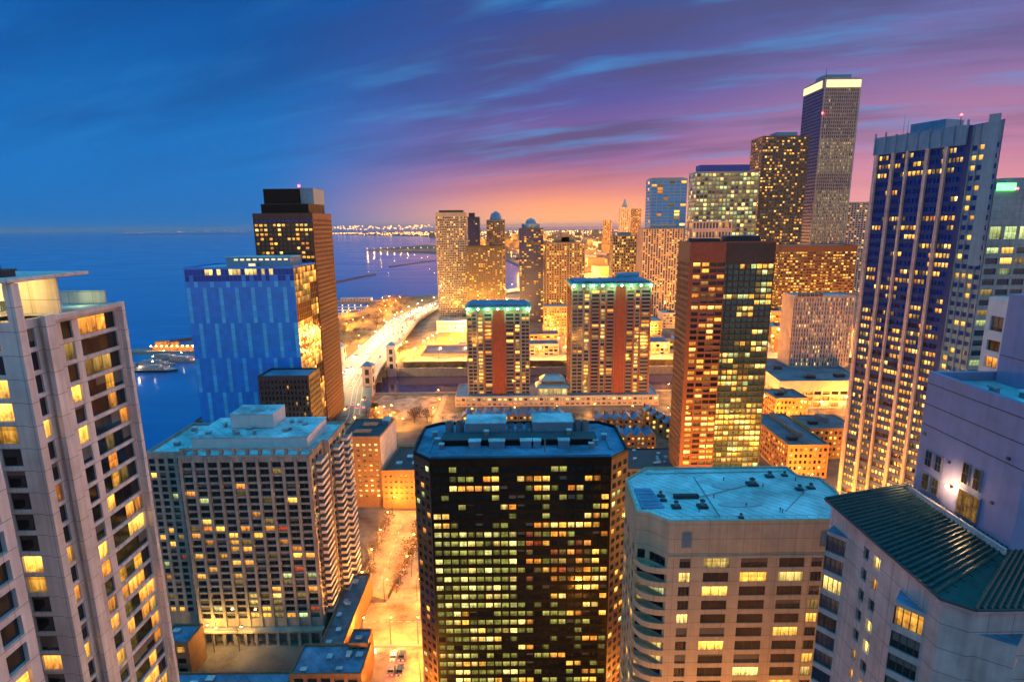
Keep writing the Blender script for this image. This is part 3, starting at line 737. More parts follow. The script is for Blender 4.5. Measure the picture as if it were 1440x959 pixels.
# ---- two red-striped residential towers with green crowns on a shared podium
def river_tower(x0, x1, zt, Y, dep, label, left_grey, stripes, name='striped_tower'):
    T = Tower(name, rect(x0, Y, x1, Y+dep), 7.2, zt, label, 'tower', wall='grey_tower', core='metal_dark', roof='roof_mid', depth=.5, par=.2)
    L = x1-x0; n = int((zt-12)/2.75); rw = floors(7.2, zt, n, .95, 4.0)
    cols = []; W = MB()
    for (u0, u1, kind) in stripes:
        a, b = u0*L, u1*L
        if kind == 'r':
            W.box(x0+a, Y-.45, 7.2, x0+b, Y-.01, zt-1.2, 'brick_red')
        elif kind == 'g':
            m = (b-a)
            cols += [(a+.12*m, a+.5*m), (a+.56*m, a+.92*m)]
            W.box(x0+a-.2, Y-.25, 7.2, x0+a+.06*m, Y-.01, zt-1, 'metal_grey'); W.box(x0+b-.05*m, Y-.25, 7.2, x0+b+.1, Y-.01, zt-1, 'metal_grey')
        elif kind == 'w':
            cols += [(a+.25, b-.25)]
            if b-a < .14*L:
                W.box(x0+a-.5, Y-.3, 7.2, x0+a+.5, Y-.01, zt-11, 'brick_red'); W.box(x0+b-.5, Y-.3, 7.2, x0+b+.5, Y-.01, zt-11, 'brick_red')
        elif kind == 'y': cols += [(a+.05, b-.05)]
    cols.sort(); ys = [i for i, c in enumerate(cols) if any(k == 'y' and abs(u0*L+.05-c[0]) < .01 for u0, u1, k in stripes)]
    def lf(c, r, nc, nn, g):
        if c in ys: return g.choice(['lit_warm', 'lit_pale', 'lit_dim', 'lit_warm']) if g.random() < .62 else None
        return g.choice(['lit_warm', 'lit_orange', 'lit_dim']) if g.random() < .13 else 'glass_dusk'
    T.face(0, cols, rw, lf, dark='glass_dusk')
    T.face(3 if x0 > 0 else 1, bays(dep, 5, 1.1), rw, lf, wall='brick_red', dark='glass_dusk')
    T.finish(); T.part('brick_stripe', W)
    G = MB(); G.box(x0-1.1, Y-1.2, zt-.9, x1+1.1, Y+dep+1.1, zt+1.5, 'copper_green'); c = T.part('crown', G)
    G = MB(); G.box(x0+2, Y+1.5, zt+1.5, x1-2, Y+dep-2, zt+3.0, 'roof_blue'); T.part('roof_deck', G)
    k = int(L/7.2)
    for i in range(k+1):
        u = x0+1.5+(L-3)*i/k
        m = MB(); m.tube((u, Y-1.25, zt-2.4), (u, Y-1.25, zt-.95), .25, .5, 'metal_green', 6); m.ball((u, Y-1.5, zt-.2), .75 if 0 < i < k else 1.0, 'lamp_green'); T.part('crown_lamp', m)
        if i % 2 == 0: plight('crown_lamp_light', (u, Y-2.8, zt-1.2), 2600, (.5, 1, .28), .3, T.o, T.loc)
    return T
T1 = river_tower(-34.2, 13.4, 74.5, 421, 32, 'shorter red striped tower with a green lit crown, left of its twin', True, [(.0,.16,'g'),(.18,.25,'y'),(.28,.40,'w'),(.42,.60,'r'),(.62,.75,'w'),(.77,.84,'y'),(.86,1.0,'g')])
T2 = river_tower(45.0, 105.2, 91.3, 421, 34, 'taller red striped tower with green lit crown and blue roof shed', True, [(.0,.15,'g'),(.165,.22,'y'),(.25,.35,'w'),(.37,.42,'y'),(.44,.53,'w'),(.55,.67,'r'),(.69,.78,'w'),(.80,.85,'y'),(.87,.985,'w')])
mb = MB(); mb.poly([(80,436,93.9),(98,436,93.9),(101,446,98.6),(83,446,98.6)], 'roof_blue'); mb.box(83, 440, 93.9, 99, 446, 97, 'metal_steelblue', skip='t'); T2.part('roof_shed', mb)
P = Tower('podium', [(-44,414),(112,414),(112,451),(-44,451)], 0, 7, 'long orange lit parking podium under the two striped towers', 'building', wall='stone_pink_far', roof='roof_mid', depth=.5, par=1.0)
P.face(0, bays(156, 39, 1.6, 1.2), [(1.0, 2.6), (4.4, 6.4)], lambda c, r, nc, n, g: ('lit_orange' if g.random() < .5 else 'lit_dim') if r == 0 else ('lit_white' if (c % 3) != 1 else 'glass_teal'), dark='glass_dark')
P.finish()
T = Tower('pavilion', rect(20, 416.5, 42, 432), 7.2, 13.5, 'small pavilion with a two tier blue roof between the striped towers', 'pavilion', wall='white_wall', roof='roof_blue', depth=.4, par=0)
T.face(0, bays(22, 6, .7), [(8.2, 12.4)], lambda *k: 'lit_white'); T.finish()
def hip(T, x0, y0, x1, y1, z, h, i, mat, name='roof'):
    mb = MB(); a = rect(x0, y0, x1, y1); b = rect(x0+i, y0+i, x1-i, y1-i)
    for k in range(4):
        j = (k+1) % 4; mb.poly([(*a[k], z),(*a[j], z),(*b[j], z+h),(*b[k], z+h)], mat)
    mb.poly([(*p, z+h) for p in b], mat); mb.poly([(*p, z) for p in reversed(a)], mat); return T.part(name, mb)
hip(T, 18, 415, 44, 434, 13.6, 2.6, 4.2, 'metal_steelblue', 'lower_roof'); unit(T, 'lantern', 22.5, 419.5, 39.5, 429.5, 16.2, 2.0, 'metal_navy' if 'metal_navy' in MATS else 'metal_dark'); hip(T, 21, 417.5, 41, 431.5, 18.5, 3.4, 4.0, 'metal_steelblue', 'upper_roof')
# ---- red granite and teal glass office tower
zt = at_y(1030, 342, 268).z
xl, xm, xr = at_y(971, 345, 268).x, at_y(1022, 345, 268).x, at_y(1097, 345, 268).x
T = Tower('granite_tower', [(xl,268),(xm,268),(xm,272),(xr,272),(xr,287),(xl,287)], 0, zt, 'red granite office tower with a teal glass right half and lit floors', 'tower', wall='granite_brown', core='metal_black', roof='roof_dark', depth=.5, par=.6)
rw = floors(0, zt, 40, 1.15, 9)
T.face(0, [(1.9, 5.2), (6.0, 9.4), (9.8, 13), (13.3, xm-xl-.25)], rw, lambda c, r, nc, n, g: g.choice(['lit_warm', 'lit_pale', 'lit_orange', 'lit_dim']) if g.random() < (.75 if r < 14 else .33) else None)
rw2 = floors(0, zt-9, 40, .8, 1.2)
T.face(2, bays(xr-xm, 9, .18, .3), rw2, lambda c, r, nc, n, g: g.choice(['lit_warm', 'lit_pale', 'lit_green', 'lit_dim']) if random.Random(r*31+c//3).random() < (.75 if r < 16 else .40) else None, wall='metal_dark', dark='glass_teal')
T.plain(1, 'metal_black')
T.face(5, bays(19, 8, .9), rw, lambda c, r, nc, n, g: 'lit_orange' if g.random() < .22 else None, wall='brick_brown', dark='glass_black')
T.finish()
unit(T, 'penthouse', xm+3, 276, xr-6, 284, zt+.01, 3.0, 'metal_dark', 'roof_blue'); unit(T, 'penthouse', xl+4, 271, xm-2, 284, zt+.01, 1.8, 'metal_dark', 'roof_dark')
# ---- the tall finned blue tower on the right
A, B, Cc = at_z(1233,197,168), at_z(1363,178,168), at_z(1406,169,168)
fo = [(A.x, A.y), (B.x, B.y), (B.x+.9, B.y-1.2), (Cc.x+1.8, Cc.y), (Cc.x+15, Cc.y+22), (A.x+13, A.y+20)]
T = Tower('finned_tower', fo, 0, 168, 'tall dark blue tower with pale vertical fins and a steel blue crown at right', 'tower', wall='panel_navy', core='glass_navy', roof='roof_blue', depth=.5, par=.3)
L = T.edge(0)[3]; nfl = 47; rw = floors(0, 161.5, nfl, 1.75, .3)
up = [0, .03, .05, .22, .265, .385, .425, .60, .645, .78, .82, 1.0]
def flit(c, r, nc, n, g):
    s = random.Random(r*57+c//3*7).random(); h = r/n
    p = .80-.66*max(0, (h-.25)/.75) if h < .93 else (.65 if n-r < 4 and c > 5 else .3)
    if s < p: return g.choice(['lit_warm', 'lit_pale', 'lit_orange', 'lit_dim', 'lit_warm'])
    return 'glass_navy' if h > .4+.3*g.random() else 'glass_bronze'  # bronze lower panes put the orange street reflection into the glass colour
cols = []
FIN = MB(); a0, d0, n0, L0 = T.edge(0)
segs = [(.055, .21), (.255, .39), (.415, .60), (.635, .80), (.835, .985)]
for u0, u1 in segs:
    k = 4
    cols += [(L*(u0+(u1-u0)*i/k)+.06, L*(u0+(u1-u0)*(i+1)/k)-.06) for i in range(k)]
T.face(0, cols, rw, flit, dark='glass_navy')
def fin(u, w, mat='concrete_pale', zb=162, zt=0):
    p = a0+d0*(L*u); q = a0+d0*(L*u+w); o = n0*1.1
    m = MB(); m.prism([(p.x+o.x,p.y+o.y),(q.x+o.x,q.y+o.y),(q.x,q.y),(p.x,p.y)], zt, zb, mat); T.part('fin', m)
for u in (.015, .222, .393, .607, .803): fin(u, 1.15 if u != .393 else .8, 'stone_pink')
L3 = T.edge(2)[3]; T.face(2, bays(L3, 4, .5), rw, lambda c, r, nc, n, g: 'lit_warm' if g.random() < .2 else 'glass_navy', wall='metal_steelblue', dark='glass_navy', pier_out=.3)

T.finish()
CR = MB(); p, q = a0, a0+d0*L
CR.prism([(p.x+n0.x*.5,p.y+n0.y*.5),(q.x+n0.x*.5,q.y+n0.y*.5),(q.x+2,q.y+1),(p.x+2,p.y+2)], 161.8, 168.6, 'metal_steelblue')
T.part('crown', CR)
for k in range(9):
    u = k/8; p = a0+d0*(L*u)+n0*.75; m = MB(); m.box(p.x-.25, p.y-.25, 161.8, p.x+.25, p.y+.25, 170.2 if k in (0, 1, 8) else 169.0, 'metal_steelblue'); T.part('crown_post', m)
m = MB(); c1 = a0+d0*(L*.45)+Vector((6, 4)); m.prism([(c1.x-2,c1.y+5),(c1.x+3,c1.y-7),(c1.x+12,c1.y-4),(c1.x+8,c1.y+9)], 168, 173.0, 'metal_steelblue'); T.part('penthouse', m)
m = MB(); e = at_z(1400, 168, 168); m.prism([(e.x-1,e.y+1.5),(e.x+.8,e.y-1.2),(e.x+1.6,e.y),(e.x+.6,e.y+2)], 120, 169.8, 'metal_steelblue'); T.part('corner_fin', m)
for k, (f, hh) in enumerate(((.25, 4.5), (.3, 3))):
    p = a0+d0*(L*f)+Vector((4, 3)); m = MB(); m.tube((p.x,p.y,168), (p.x,p.y,172+hh), .15, .08, 'white_wall', 5); T.part('aerial', m)
p = a0+d0*(L*.8)+Vector((7, 4)); m = MB(); m.tube((p.x,p.y,168), (p.x,p.y,173.5), .12, .1, 'metal_dark', 5); m.ball((p.x,p.y,173.7), .4, 'lamp_red'); T.part('beacon', m)
# ---- pale office slab behind it at the right edge, and the small white block
x0 = at_y(1392, 300, 250).x
T = Tower('office_slab', rect(x0, 250, x0+60, 275), 0, at_y(1420, 272, 250).z, 'pale office slab with lit green white top floor at the right edge', 'building', wall='stone_pink', core='metal_dark', roof='roof_blue', depth=.5, par=1.2)
rw = [(T.z1-19.5, T.z1-14.0)]; z = T.z1-23
while z > 3: rw.insert(0, (z-2.6, z)); z -= 4.6
T.face(0, bays(60, 9, 1.2), rw, lambda c, r, nc, n, g: 'lit_green' if r == n-1 else (g.choice(['lit_green', 'lit_pale', 'lit_warm', 'lit_dim']) if g.random() < .45 else None), dark='glass_dusk', split=3)
T.face(3, bays(25, 6, .8), rw, P_lit(.6)); T.finish()
unit(T, 'penthouse', x0+9, 255, x0+55, 270, T.z1, 6.5, 'metal_steelblue', 'roof_blue')
m = MB(); m.box(x0+1, 249.4, T.z1+1.2, x0+9, 249.8, T.z1+4.2, 'sign_green'); T.part('sign', m)
m = MB(); m.ball((x0+12, 252, T.z1+2), .5, 'lamp_red'); T.part('beacon', m)
x0 = 85.5
T = Tower('white_block', rect(x0, 94.6, x0+18, 100.4), 60, at_y(1400, 424, 98).z, 'white rendered block with three square windows at the right edge', 'building', wall='white_wall', roof='roof_light', depth=.4, par=.5)
T.face(3, [(1.0, 3.7)], [(T.z1-15.5, T.z1-13.6), (T.z1-11.9, T.z1-10.0), (T.z1-8.9, T.z1-7.0), (T.z1-5.3, T.z1-2.7)], lambda c, r, nc, n, g: 'lit_orange' if r == 1 else None, dark='glass_black', split=2); T.finish()
m = MB(); m.box(x0, 94.6, 0, x0+18, 100.4, 60, 'white_wall'); T.part('lower_storeys', m)
# ---- pink gridded office block on a podium
P = Tower('office_podium', [(197,402),(262,402),(270,470),(204,470)], 0, 20, 'wide low podium with a mauve roof and brightly lit lower floors', 'building', wall='stone_pink_far', roof='roof_slate', depth=.6, par=1.2)
P.face(0, bays(65, 10, 1.0), [(1, 4.6), (6, 9.2), (10.5, 13)], lambda c, r, nc, n, g: g.choice(['lit_warm', 'lit_pale', 'lit_orange', 'lit_warm']) if r < 2 or g.random() < .3 else None); P.face(3, bays(68.4, 12, 1.2), [(1, 4.6), (6, 9.2), (10.5, 13)], P_lit(.7)); P.finish()
for x, y in ((210,440),(222,412),(246,415)): unit(P, 'roof_plant', x, y, x+7, y+4, 20, 2.2, 'metal_dark')
T = ptower('gridded_office', 'pink office block with closely spaced vertical piers on the podium', 1118, 1203, 417, 448, 20, 22, 16, .5, 'stone_pink_far', z0=20, pier=.5, sp=.3, dark='glass_dusk', pier_out=.5, mix=(('lit_warm', 2), ('lit_pale', 4), ('lit_dim', 3), ('lit_orange', 2)))
for k in range(6):
    m = MB(); m.box(T.x0+2+k*3.4, 447.2, T.z1+.2, T.x0+4.6+k*3.4, 447.8, T.z1+2.6, 'lit_orange'); T.part('sign_letter', m)
# ---- low brick buildings in front of it
for (x0, y0, x1, y1, z, lab) in ((176,362,198,384,20,'small brown brick building with flat blue grey roof beside the red granite tower'), (172,310,200,334,18,'brick building with an angled penthouse between two lower roofs'), (147,284,169,335,18.6,'long orange brick building lit from the street with blue grey roof')):
    T = Tower('brick_building', rect(x0,y0,x1,y1), 0, z, lab, 'building', wall='brick_orange', roof='roof_slate', depth=.35, par=.8)
    rr_ = floors(0, z, 5, 1.6, 1.2); T.face(0, bays(x1-x0, int((x1-x0)/2.6), 1.2), rr_, P_lit(.45)); T.face(3, bays(y1-y0, int((y1-y0)/3), 1.4), rr_, P_lit(.4)); T.finish()
    unit(T, 'roof_plant', x0+4, y0+8, x0+9, y0+11, z, 1.8, 'metal_dark'); unit(T, 'stair_house', x0+(x1-x0)*.5, y0+12, x0+(x1-x0)*.62, y1-3, z, 2.6, 'stone_wall', 'roof_slate')
# ---- brown block at the top of the alley
T = Tower('alley_block', [(-83,257),(-64,257),(-62,284),(-83,284)], 0, 36, 'brown brick block with lit window columns at the end of the alley', 'building', wall='brick_orange', roof='roof_dark', depth=.35, par=.8)
rr_ = floors(4, 36, 11, 1.4, 3)
T.face(0, bays(19, 6, 1.5), rr_, lambda c, r, nc, n, g: 'lit_pale' if r in (n-1, 1) or g.random() < .25 else ('lit_orange' if g.random() < .5 else 'lit_dim'))
T.plain(1, 'concrete_pale'); T.finish()
unit(T, 'skylight', -78, 262, -70, 266, 36, 1.0, 'metal_grey', 'lit_warm'); unit(T, 'skylight', -76, 272, -69, 276, 36, 1.0, 'metal_grey', 'lit_warm'); unit(T, 'roof_plant', -67, 276, -63.5, 282, 36, 2, 'metal_steelblue', 'roof_light')
T = Tower('parking_garage', [(-63.9,255.5),(-40,255.5),(-40,286),(-61.4,286)], 0, 19, 'orange lit parking garage wall beside the brown alley block', 'building', wall='brick_orange', roof='roof_dark', depth=.4, par=1)
T.face(0, bays(23.9, 9, 1.5, 1.4), floors(3, 19, 5, 1.9, 1.6), lambda c, r, nc, n, g: 'lit_dim' if g.random() < .5 else 'lit_orange'); T.finish()
for k in range(4): unit(T, 'roof_plant', -58+k*4, 262+(k % 2)*8, -55.5+k*4, 265+(k % 2)*8, 19, 1.4, 'metal_steelblue', 'roof_light')
# ---- low blue roofed annexes at the bottom of the picture
def annex(name, x0, y0, x1, y1, z, lab, wall='brick_brown', roof='roof_blue', n=6):
    T = Tower(name, rect(x0,y0,x1,y1), 0, z, lab, 'building', wall=wall, roof=roof, depth=.3, par=.7)
    T.face(0, bays(x1-x0, max(2, int((x1-x0)/4)), 1.2), floors(0, z, max(1, int(z/3.6)), 1.6, .8), P_lit(.2)); T.finish()
    g = random.Random(int(x0)); 
    for k in range(n):
        x = g.uniform(x0+1, x1-3); y = g.uniform(y0+1, y1-3); unit(T, 'roof_unit', x, y, x+g.uniform(.8, 2), y+g.uniform(.8, 1.6), z, g.uniform(.6, 1.4), 'metal_steelblue', 'roof_light')
    return T
annex('annex', -64.5, 139, -44, 151, 10, 'flat blue roofed annex at the bottom beside the alley', roof='roof_blue')
annex('annex', -50.5, 149.2, -44.6, 155.6, 11.5, 'small square blue roofed hut above the alley annex', roof='roof_blue', n=1)
annex('annex', -60.8, 151.8, -53.4, 190, 8, 'narrow dark roofed strip building along the foot of the concrete block', roof='roof_slate')
annex('annex', -110, 136, -66, 146, 5, 'long low blue roofed annex at the bottom left', roof='roof_blue', n=12)
annex('annex', -108, 149.5, -99, 158, 12, 'small annex with blue roof between the pale tower and concrete block', roof='roof_blue', n=1)
annex('annex', -43.5, 118, -27.5, 139, 6, 'bright blue roofed low shed at the bottom edge beside the black tower', roof='roof_blue', n=3)
annex('warehouse', 57, 275, 94, 303, 10, 'dark flat roofed warehouse with white pipework behind the tan tower', wall='metal_dark', roof='roof_dark', n=12)
annex('warehouse', -58, 300, -26, 330, 9, 'dark low warehouse behind the parking garage', wall='metal_dark', roof='roof_dark', n=10)
annex('brick_shed', 31, 190, 44, 205, 14, 'orange brick shed just behind the tan tower', wall='brick_red', roof='roof_blue', n=1)
annex('shore_block', -208, 352, -190, 392, 12, 'dark lakefront block left of the blue glass tower', wall='brick_brown', roof='roof_slate', n=3)
# ---- town houses
def house(x0, y0, x1, y1, z, lab, hip_=True):
    T = Tower('town_house', rect(x0,y0,x1,y1), 0, z, lab, 'house', wall='brick_orange', roof='roof_slate', depth=.25, par=0, group='town houses behind the black tower')
    T.face(0, bays(x1-x0, 2, 1.0), floors(0, z, 3, 1.6, .5), P_lit(.6)); T.finish()
    cx = (x0+x1)/2; m = MB(); e = .4
    m.poly([(x0-e,y0-e,z),(x1+e,y0-e,z),(cx,y0-e,z+3)], 'brick_orange'); m.poly([(x1+e,y1+e,z),(x0-e,y1+e,z),(cx,y1+e,z+3)], 'brick_orange')
    m.poly([(x1+e,y0-e,z),(x1+e,y1+e,z),(cx,y1+e,z+3),(cx,y0-e,z+3)], 'roof_blue'); m.poly([(x0-e,y1+e,z),(x0-e,y0-e,z),(cx,y0-e,z+3),(cx,y1+e,z+3)], 'roof_blue')
    T.part('gable_roof', m); m = MB(); m.box(x0+.4, y1-1.5, z, x0+1.3, y1-.5, z+4, 'brick_red'); T.part('chimney', m)
for k in range(5): house(54.5+k*6.1, 352, 60.4+k*6.1, 362, 10, 'gabled blue roofed town house in the back row right of the black tower')
for k in range(5): house(56+k*6.1, 322, 61.9+k*6.1, 334, 10, 'gabled blue roofed town house in the front row right of the black tower')
for k in range(5): house(90+k*2.4, 366-k*8, 97+k*2.4, 373-k*8, 11, 'gabled town house in the stepped row beside the red granite tower')
for k in range(11): house(-34+k*6.3, 362, -28+k*6.3, 372, 10, 'gabled blue roofed town house showing above the black tower roof')
# ================================================================== FAR TOWERS
T = ptower('grey_tower', 'broad grey tower with lit crown beside the lake, leftmost of the far towers', 612, 655, 300, 790, 34, 17, 46, .26, 'grey_tower', pier=.3, sp=.45, top=5); top_unit(T, .1, .9, 4, 'lit_dim', 'roof_mid')
ptower('harbour_block', 'white lit low block at the foot of the grey lakeside tower', 614, 656, 452, 730, 20, 12, 2, .8, 'white_wall', cat='building', mix=(('lit_pale', 3), ('lit_green', 1)))
T = ptower('banded_tower', 'dark tower with a yellow lit top band in front of the domed tower', 655, 706, 347, 760, 28, 15, 38, .3, 'dark_tower', dark='glass_dusk', top=3); unit(T, 'light_band', T.x0, T.Y-.5, T.x1, T.Y-.1, T.z1-2.6, 1.8, 'lit_warm')
T = ptower('navy_tower', 'narrow navy blue tower behind the grey lakeside tower', 657, 674, 306, 900, 22, 6, 40, .1, 'metal_dark', dark='glass_navy'); top_unit(T, .1, .6, 7, 'metal_dark')
T = ptower('domed_tower', 'slim tan tower with a small blue dome', 684, 710, 310, 930, 24, 9, 44, .36, 'tan_tower')
m = MB(); cx = (T.x0+T.x1)/2; m.ball((cx, T.Y+12, T.z1), 10.5, 'metal_steelblue', 15); T.part('dome', m)
T = ptower('rounded_tower', 'blue glass tower with a rounded crown left of the tan gabled tower', 730, 764, 322, 800, 26, 10, 44, .22, 'metal_dark', dark='glass_navy', pier=.15)
m = MB(); cx = (T.x0+T.x1)/2; m.prism([(cx+13*math.cos(t*math.pi/8), T.Y+13+11*math.sin(t*math.pi/8)) for t in range(16)], T.z1, T.z1+7, 'metal_steelblue'); m.ball((cx, T.Y+13, T.z1+7), 8, 'metal_steelblue', 8); T.part('crown', m)
m = MB(); m.box(T.x0+10, T.Y-.4, T.z1-22, T.x1-4, T.Y-.1, T.z1-18, 'lit_warm'); T.part('light_band', m)
T = ptower('gabled_tower', 'tan tower with stepped shoulders and many lit windows', 768, 823, 342, 780, 30, 15, 36, .42, 'tan_tower', pier=.4, pier_out=.8); top_unit(T, .25, .75, 8, 'tan_tower', 'metal_steelblue'); top_unit(T, .4, .6, 14, 'tan_tower', 'metal_steelblue', name='lantern')
ptower('short_block', 'short brown block with lit windows below the tan gabled tower', 765, 801, 432, 700, 22, 10, 10, .5, 'brick_far', cat='building')
T = ptower('squat_tower', 'squat tan tower in front of the orange distant city', 862, 896, 332, 1000, 34, 11, 24, .45, 'tan_tower'); top_unit(T, .2, .8, 6, 'metal_steelblue', 'metal_steelblue')
T = ptower('ribbed_tower', 'pale ribbed residential tower below the blue glass box tower', 904, 961, 322, 820, 30, 15, 44, .42, 'tan_tower', pier=.35, pier_out=.9, pier_mat='stone_pink_far'); top_unit(T, .2, .85, 6, 'metal_steelblue', 'roof_light')
T = ptower('box_tower', 'blue glass box tower with a flat top left of the bright glass tower', 916, 967, 252, 930, 34, 6, 40, .18, 'metal_steelblue', dark='glass_blue', pier=.12, sp=.25, top=3); top_unit(T, .05, .95, 2.5, 'metal_steelblue', 'roof_light')
T = ptower('bright_tower', 'brightly lit greenish glass tower with a set back blue crown', 980, 1068, 242, 950, 40, 16, 32, .85, 'metal_grey', mix=(('lit_pale', 3), ('lit_green', 4), ('lit_dim', 4), ('lit_olive', 4)), pier=.2, sp=.3, top=2); top_unit(T, .08, .88, 12, 'glass_navy', 'roof_blue')
ptower('pale_block', 'pale low block in front of the bright glass tower', 974, 1030, 312, 880, 26, 12, 10, .3, 'stone_pink_far', cat='building', dark='glass_dusk')
T = ptower('speckled_tower', 'dark tower speckled with lit windows left of the tallest tower', 1073, 1139, 192, 980, 46, 17, 56, .3, 'dark_tower', dark='glass_dark', pier=.3, sp=.45); top_unit(T, .35, .8, 8, 'metal_steelblue')
# the tallest tower
A, B, Cc = at_z(1131,124,374), at_z(1160,110,374), at_z(1212,110,374)
T = Tower('skyscraper', [(B.x,B.y),(Cc.x,Cc.y),(Cc.x,A.y),(A.x,A.y)], 0, 374, 'tallest pale skyscraper with a glowing white band at the top', 'tower', wall='granite_pale', core='metal_dark', roof='roof_mid', depth=1.0, par=.5)
rw = floors(0, 358, 62, 2.2, 1)
def alit(c, r, nc, n, g):
    h = r/n
    p = .9 if .28 < h < .52 or .60 < h < .76 else (.3 if h < .28 else .1)
    return g.choice(['lit_haze', 'lit_haze', 'lit_dim', 'lit_warm' if h < .3 else 'lit_haze']) if g.random() < p else 'glass_dusk'
L = T.edge(0)[3]; T.face(0, bays(L, 16, 1.2, 3), rw, alit, pier_out=1.0)
L = T.edge(3)[3]; T.face(3, bays(L, 12, 1.0, 2), rw, lambda *k: 'glass_navy', dark='glass_navy', wall='panel_navy', pier_out=.05)
T.finish()
m = MB(); m.box(B.x+3, B.y-1.3, 359, Cc.x-2, B.y-1.02, 371, 'band_glow'); T.part('light_band', m)
m = MB(); m.box(B.x-1.3, B.y+4, 359, B.x-1.02, A.y-3, 371, 'band_glow'); T.part('light_band', m)
unit(T, 'penthouse', B.x+10, B.y+20, Cc.x-8, B.y+50, 374.6, 9, 'metal_steelblue'); m = MB(); m.tube((B.x+6, B.y+8, 374.6), (B.x+6, B.y+8, 392), .6, .3, 'metal_dark'); T.part('aerial', m)
m = MB(); m.ball((B.x+.5, B.y-2, 318), 1.6, 'lamp_red'); T.part('beacon', m)
T = ptower('plaza_block', 'wide brown block banded with yellow lit floors below the tallest tower', 1100, 1206, 346, 760, 44, 26, 26, .55, 'granite_dark', mix=(('lit_warm', 4), ('lit_pale', 2), ('lit_dim', 4)), pier=.2, sp=.5, top=8)
ptower('pink_slab', 'faint pink slab between the tallest tower and the finned tower', 1193, 1234, 285, 1100, 40, 10, 40, .3, 'stone_pink_far', pier=.4)
T = ptower('twin_spire', 'slim distant tower with a violet lit tip on the skyline', 873, 887, 292, 2300, 40, 5, 40, .3, 'stone_pink_far'); m = MB(); cx = (T.x0+T.x1)/2; m.tube((cx, T.Y+20, T.z1), (cx, T.Y+20, T.z1+34), 13, 2, 'metal_steelblue', 8); T.part('spire', m)
ptower('slim_tower', 'slim distant tower right of the violet tipped one', 890, 902, 294, 2400, 40, 5, 40, .3, 'brick_far')
ptower('distant_block', 'small distant block on the orange skyline', 850, 860, 310, 2600, 40, 4, 20, .3, 'brick_far', cat='building')
# river front and south bank structures
for (x0, y0, x1, y1, z, lab, wl, rf) in ((-92,556,-30,600,9,'long low orange lit building on the far river bank behind the left striped tower','brick_orange','roof_slate'),
        (8,566,48,590,16,'low pink building on the far river bank between the striped towers','stone_pink_far','roof_slate'),
        (104,560,160,590,18,'pale low building on the far bank right of the taller striped tower','stone_pink_far','roof_slate')):
    T = Tower('river_building', rect(x0,y0,x1,y1), 0, z, lab, 'building', wall=wl, roof=rf, depth=.4, par=.8)
    T.face(0, bays(x1-x0, int((x1-x0)/4.5), 1.2), floors(0, z, max(2, int(z/4)), 1.4), P_lit(.7, (('lit_orange', 3), ('lit_warm', 2)))); T.finish()
g = random.Random(44)
SPOTS = [(-60,610,40,18,7),(-78,770,30,26,12),(-40,800,36,24,10),(20,640,34,24,12),(62,620,30,20,9),(110,640,42,26,14),(160,610,36,22,11),(172,560,26,18,9),(200,640,40,26,16),(150,690,36,30,18),(100,720,30,24,13),(40,700,36,26,10),(230,600,36,24,12),(280,560,30,30,15),(250,680,44,28,16),(-20,690,30,20,9),(300,640,36,30,18),(330,720,40,30,24),(280,760,36,24,18),(200,740,36,26,20)]
for (x, y, w_, d_, z) in SPOTS:
    T = Tower('low_block', rect(x, y, x+w_, y+d_), 0, z, 'low orange lit block among the streets beyond the river', 'building', wall=g.choice(['brick_orange', 'stone_pink_far', 'tan_tower']), roof=g.choice(['roof_slate', 'roof_mid']), depth=.4, par=.8, group='low blocks beyond the river')
    T.face(0, bays(w_, int(w_/4.5), 1.2), floors(0, z, max(2, int(z/3.6)), 1.3), P_lit(.6, (('lit_orange', 3), ('lit_warm', 3), ('lit_dim', 2)))); T.finish(); unit(T, 'roof_plant', x+w_*.3, y+d_*.4, x+w_*.5, y+d_*.7, z, 1.8, 'metal_dark')
# ================================================================== DISTANT CITY (one uncountable mass each)
g = random.Random(11); mb = MB(); lb = MB()
def shore_x(y):  # west side of the lake
    pts = [(1180,30),(1500,60),(2000,30),(2700,-60),(3100,-420),(4700,-620),(6500,-500),(9000,-1400),(13000,-4200),(20000,-9000)]
    for (a, b), (c, d) in zip(pts, pts[1:]):
        if a <= y <= c: return b+(d-b)*(y-a)/(c-a)
    return 40
for k in range(2600):
    Y = 1150*(9000/1150)**(g.random()**.9); lo = shore_x(Y)+60; x = g.uniform(lo, Y*1.15+500)
    if Y < 1500 and 150 < x < 760: 
        if g.random() < .5: continue
    w = g.uniform(14, 46)*(1+Y/5000); d = g.uniform(14, 40)*(1+Y/5000)
    h = g.choice([6, 8, 10, 12, 16, 22, 30, 44])*(1.0 if Y < 4000 else 1.3)*g.uniform(.7, 1.3)
    if -.02 < (x/Y-.12) < .02 and Y < 4000: h = min(h, 24)
    m_ = g.choice(['brick_far', 'brick_far', 'stone_pink_far', 'tan_tower', 'dark_tower'])
    mb.box(x-w/2, Y, 0, x+w/2, Y+d, h, m_, skip='b'); 
    for j in range(int(2+w*h/110)):
        lx = x+g.uniform(-.46, .46)*w; lz = g.uniform(.1, .95)*h; s = (.6+Y*.0007)*g.uniform(.5, 1)
        lb.poly([(lx-s, Y-.3, lz-s*.6), (lx+s, Y-.3, lz-s*.6), (lx+s, Y-.3, lz+s*.6), (lx-s, Y-.3, lz+s*.6)], g.choice(['lit_warm', 'lit_orange', 'lit_pale']))
o = mb.build('distant_city'); tag(o, 'mass of low distant city blocks fading to the orange horizon', 'city', kind='stuff')
o = lb.build('distant_windows'); tag(o, 'countless tiny lit windows of the distant city', 'city lights', kind='stuff')
mb = MB()
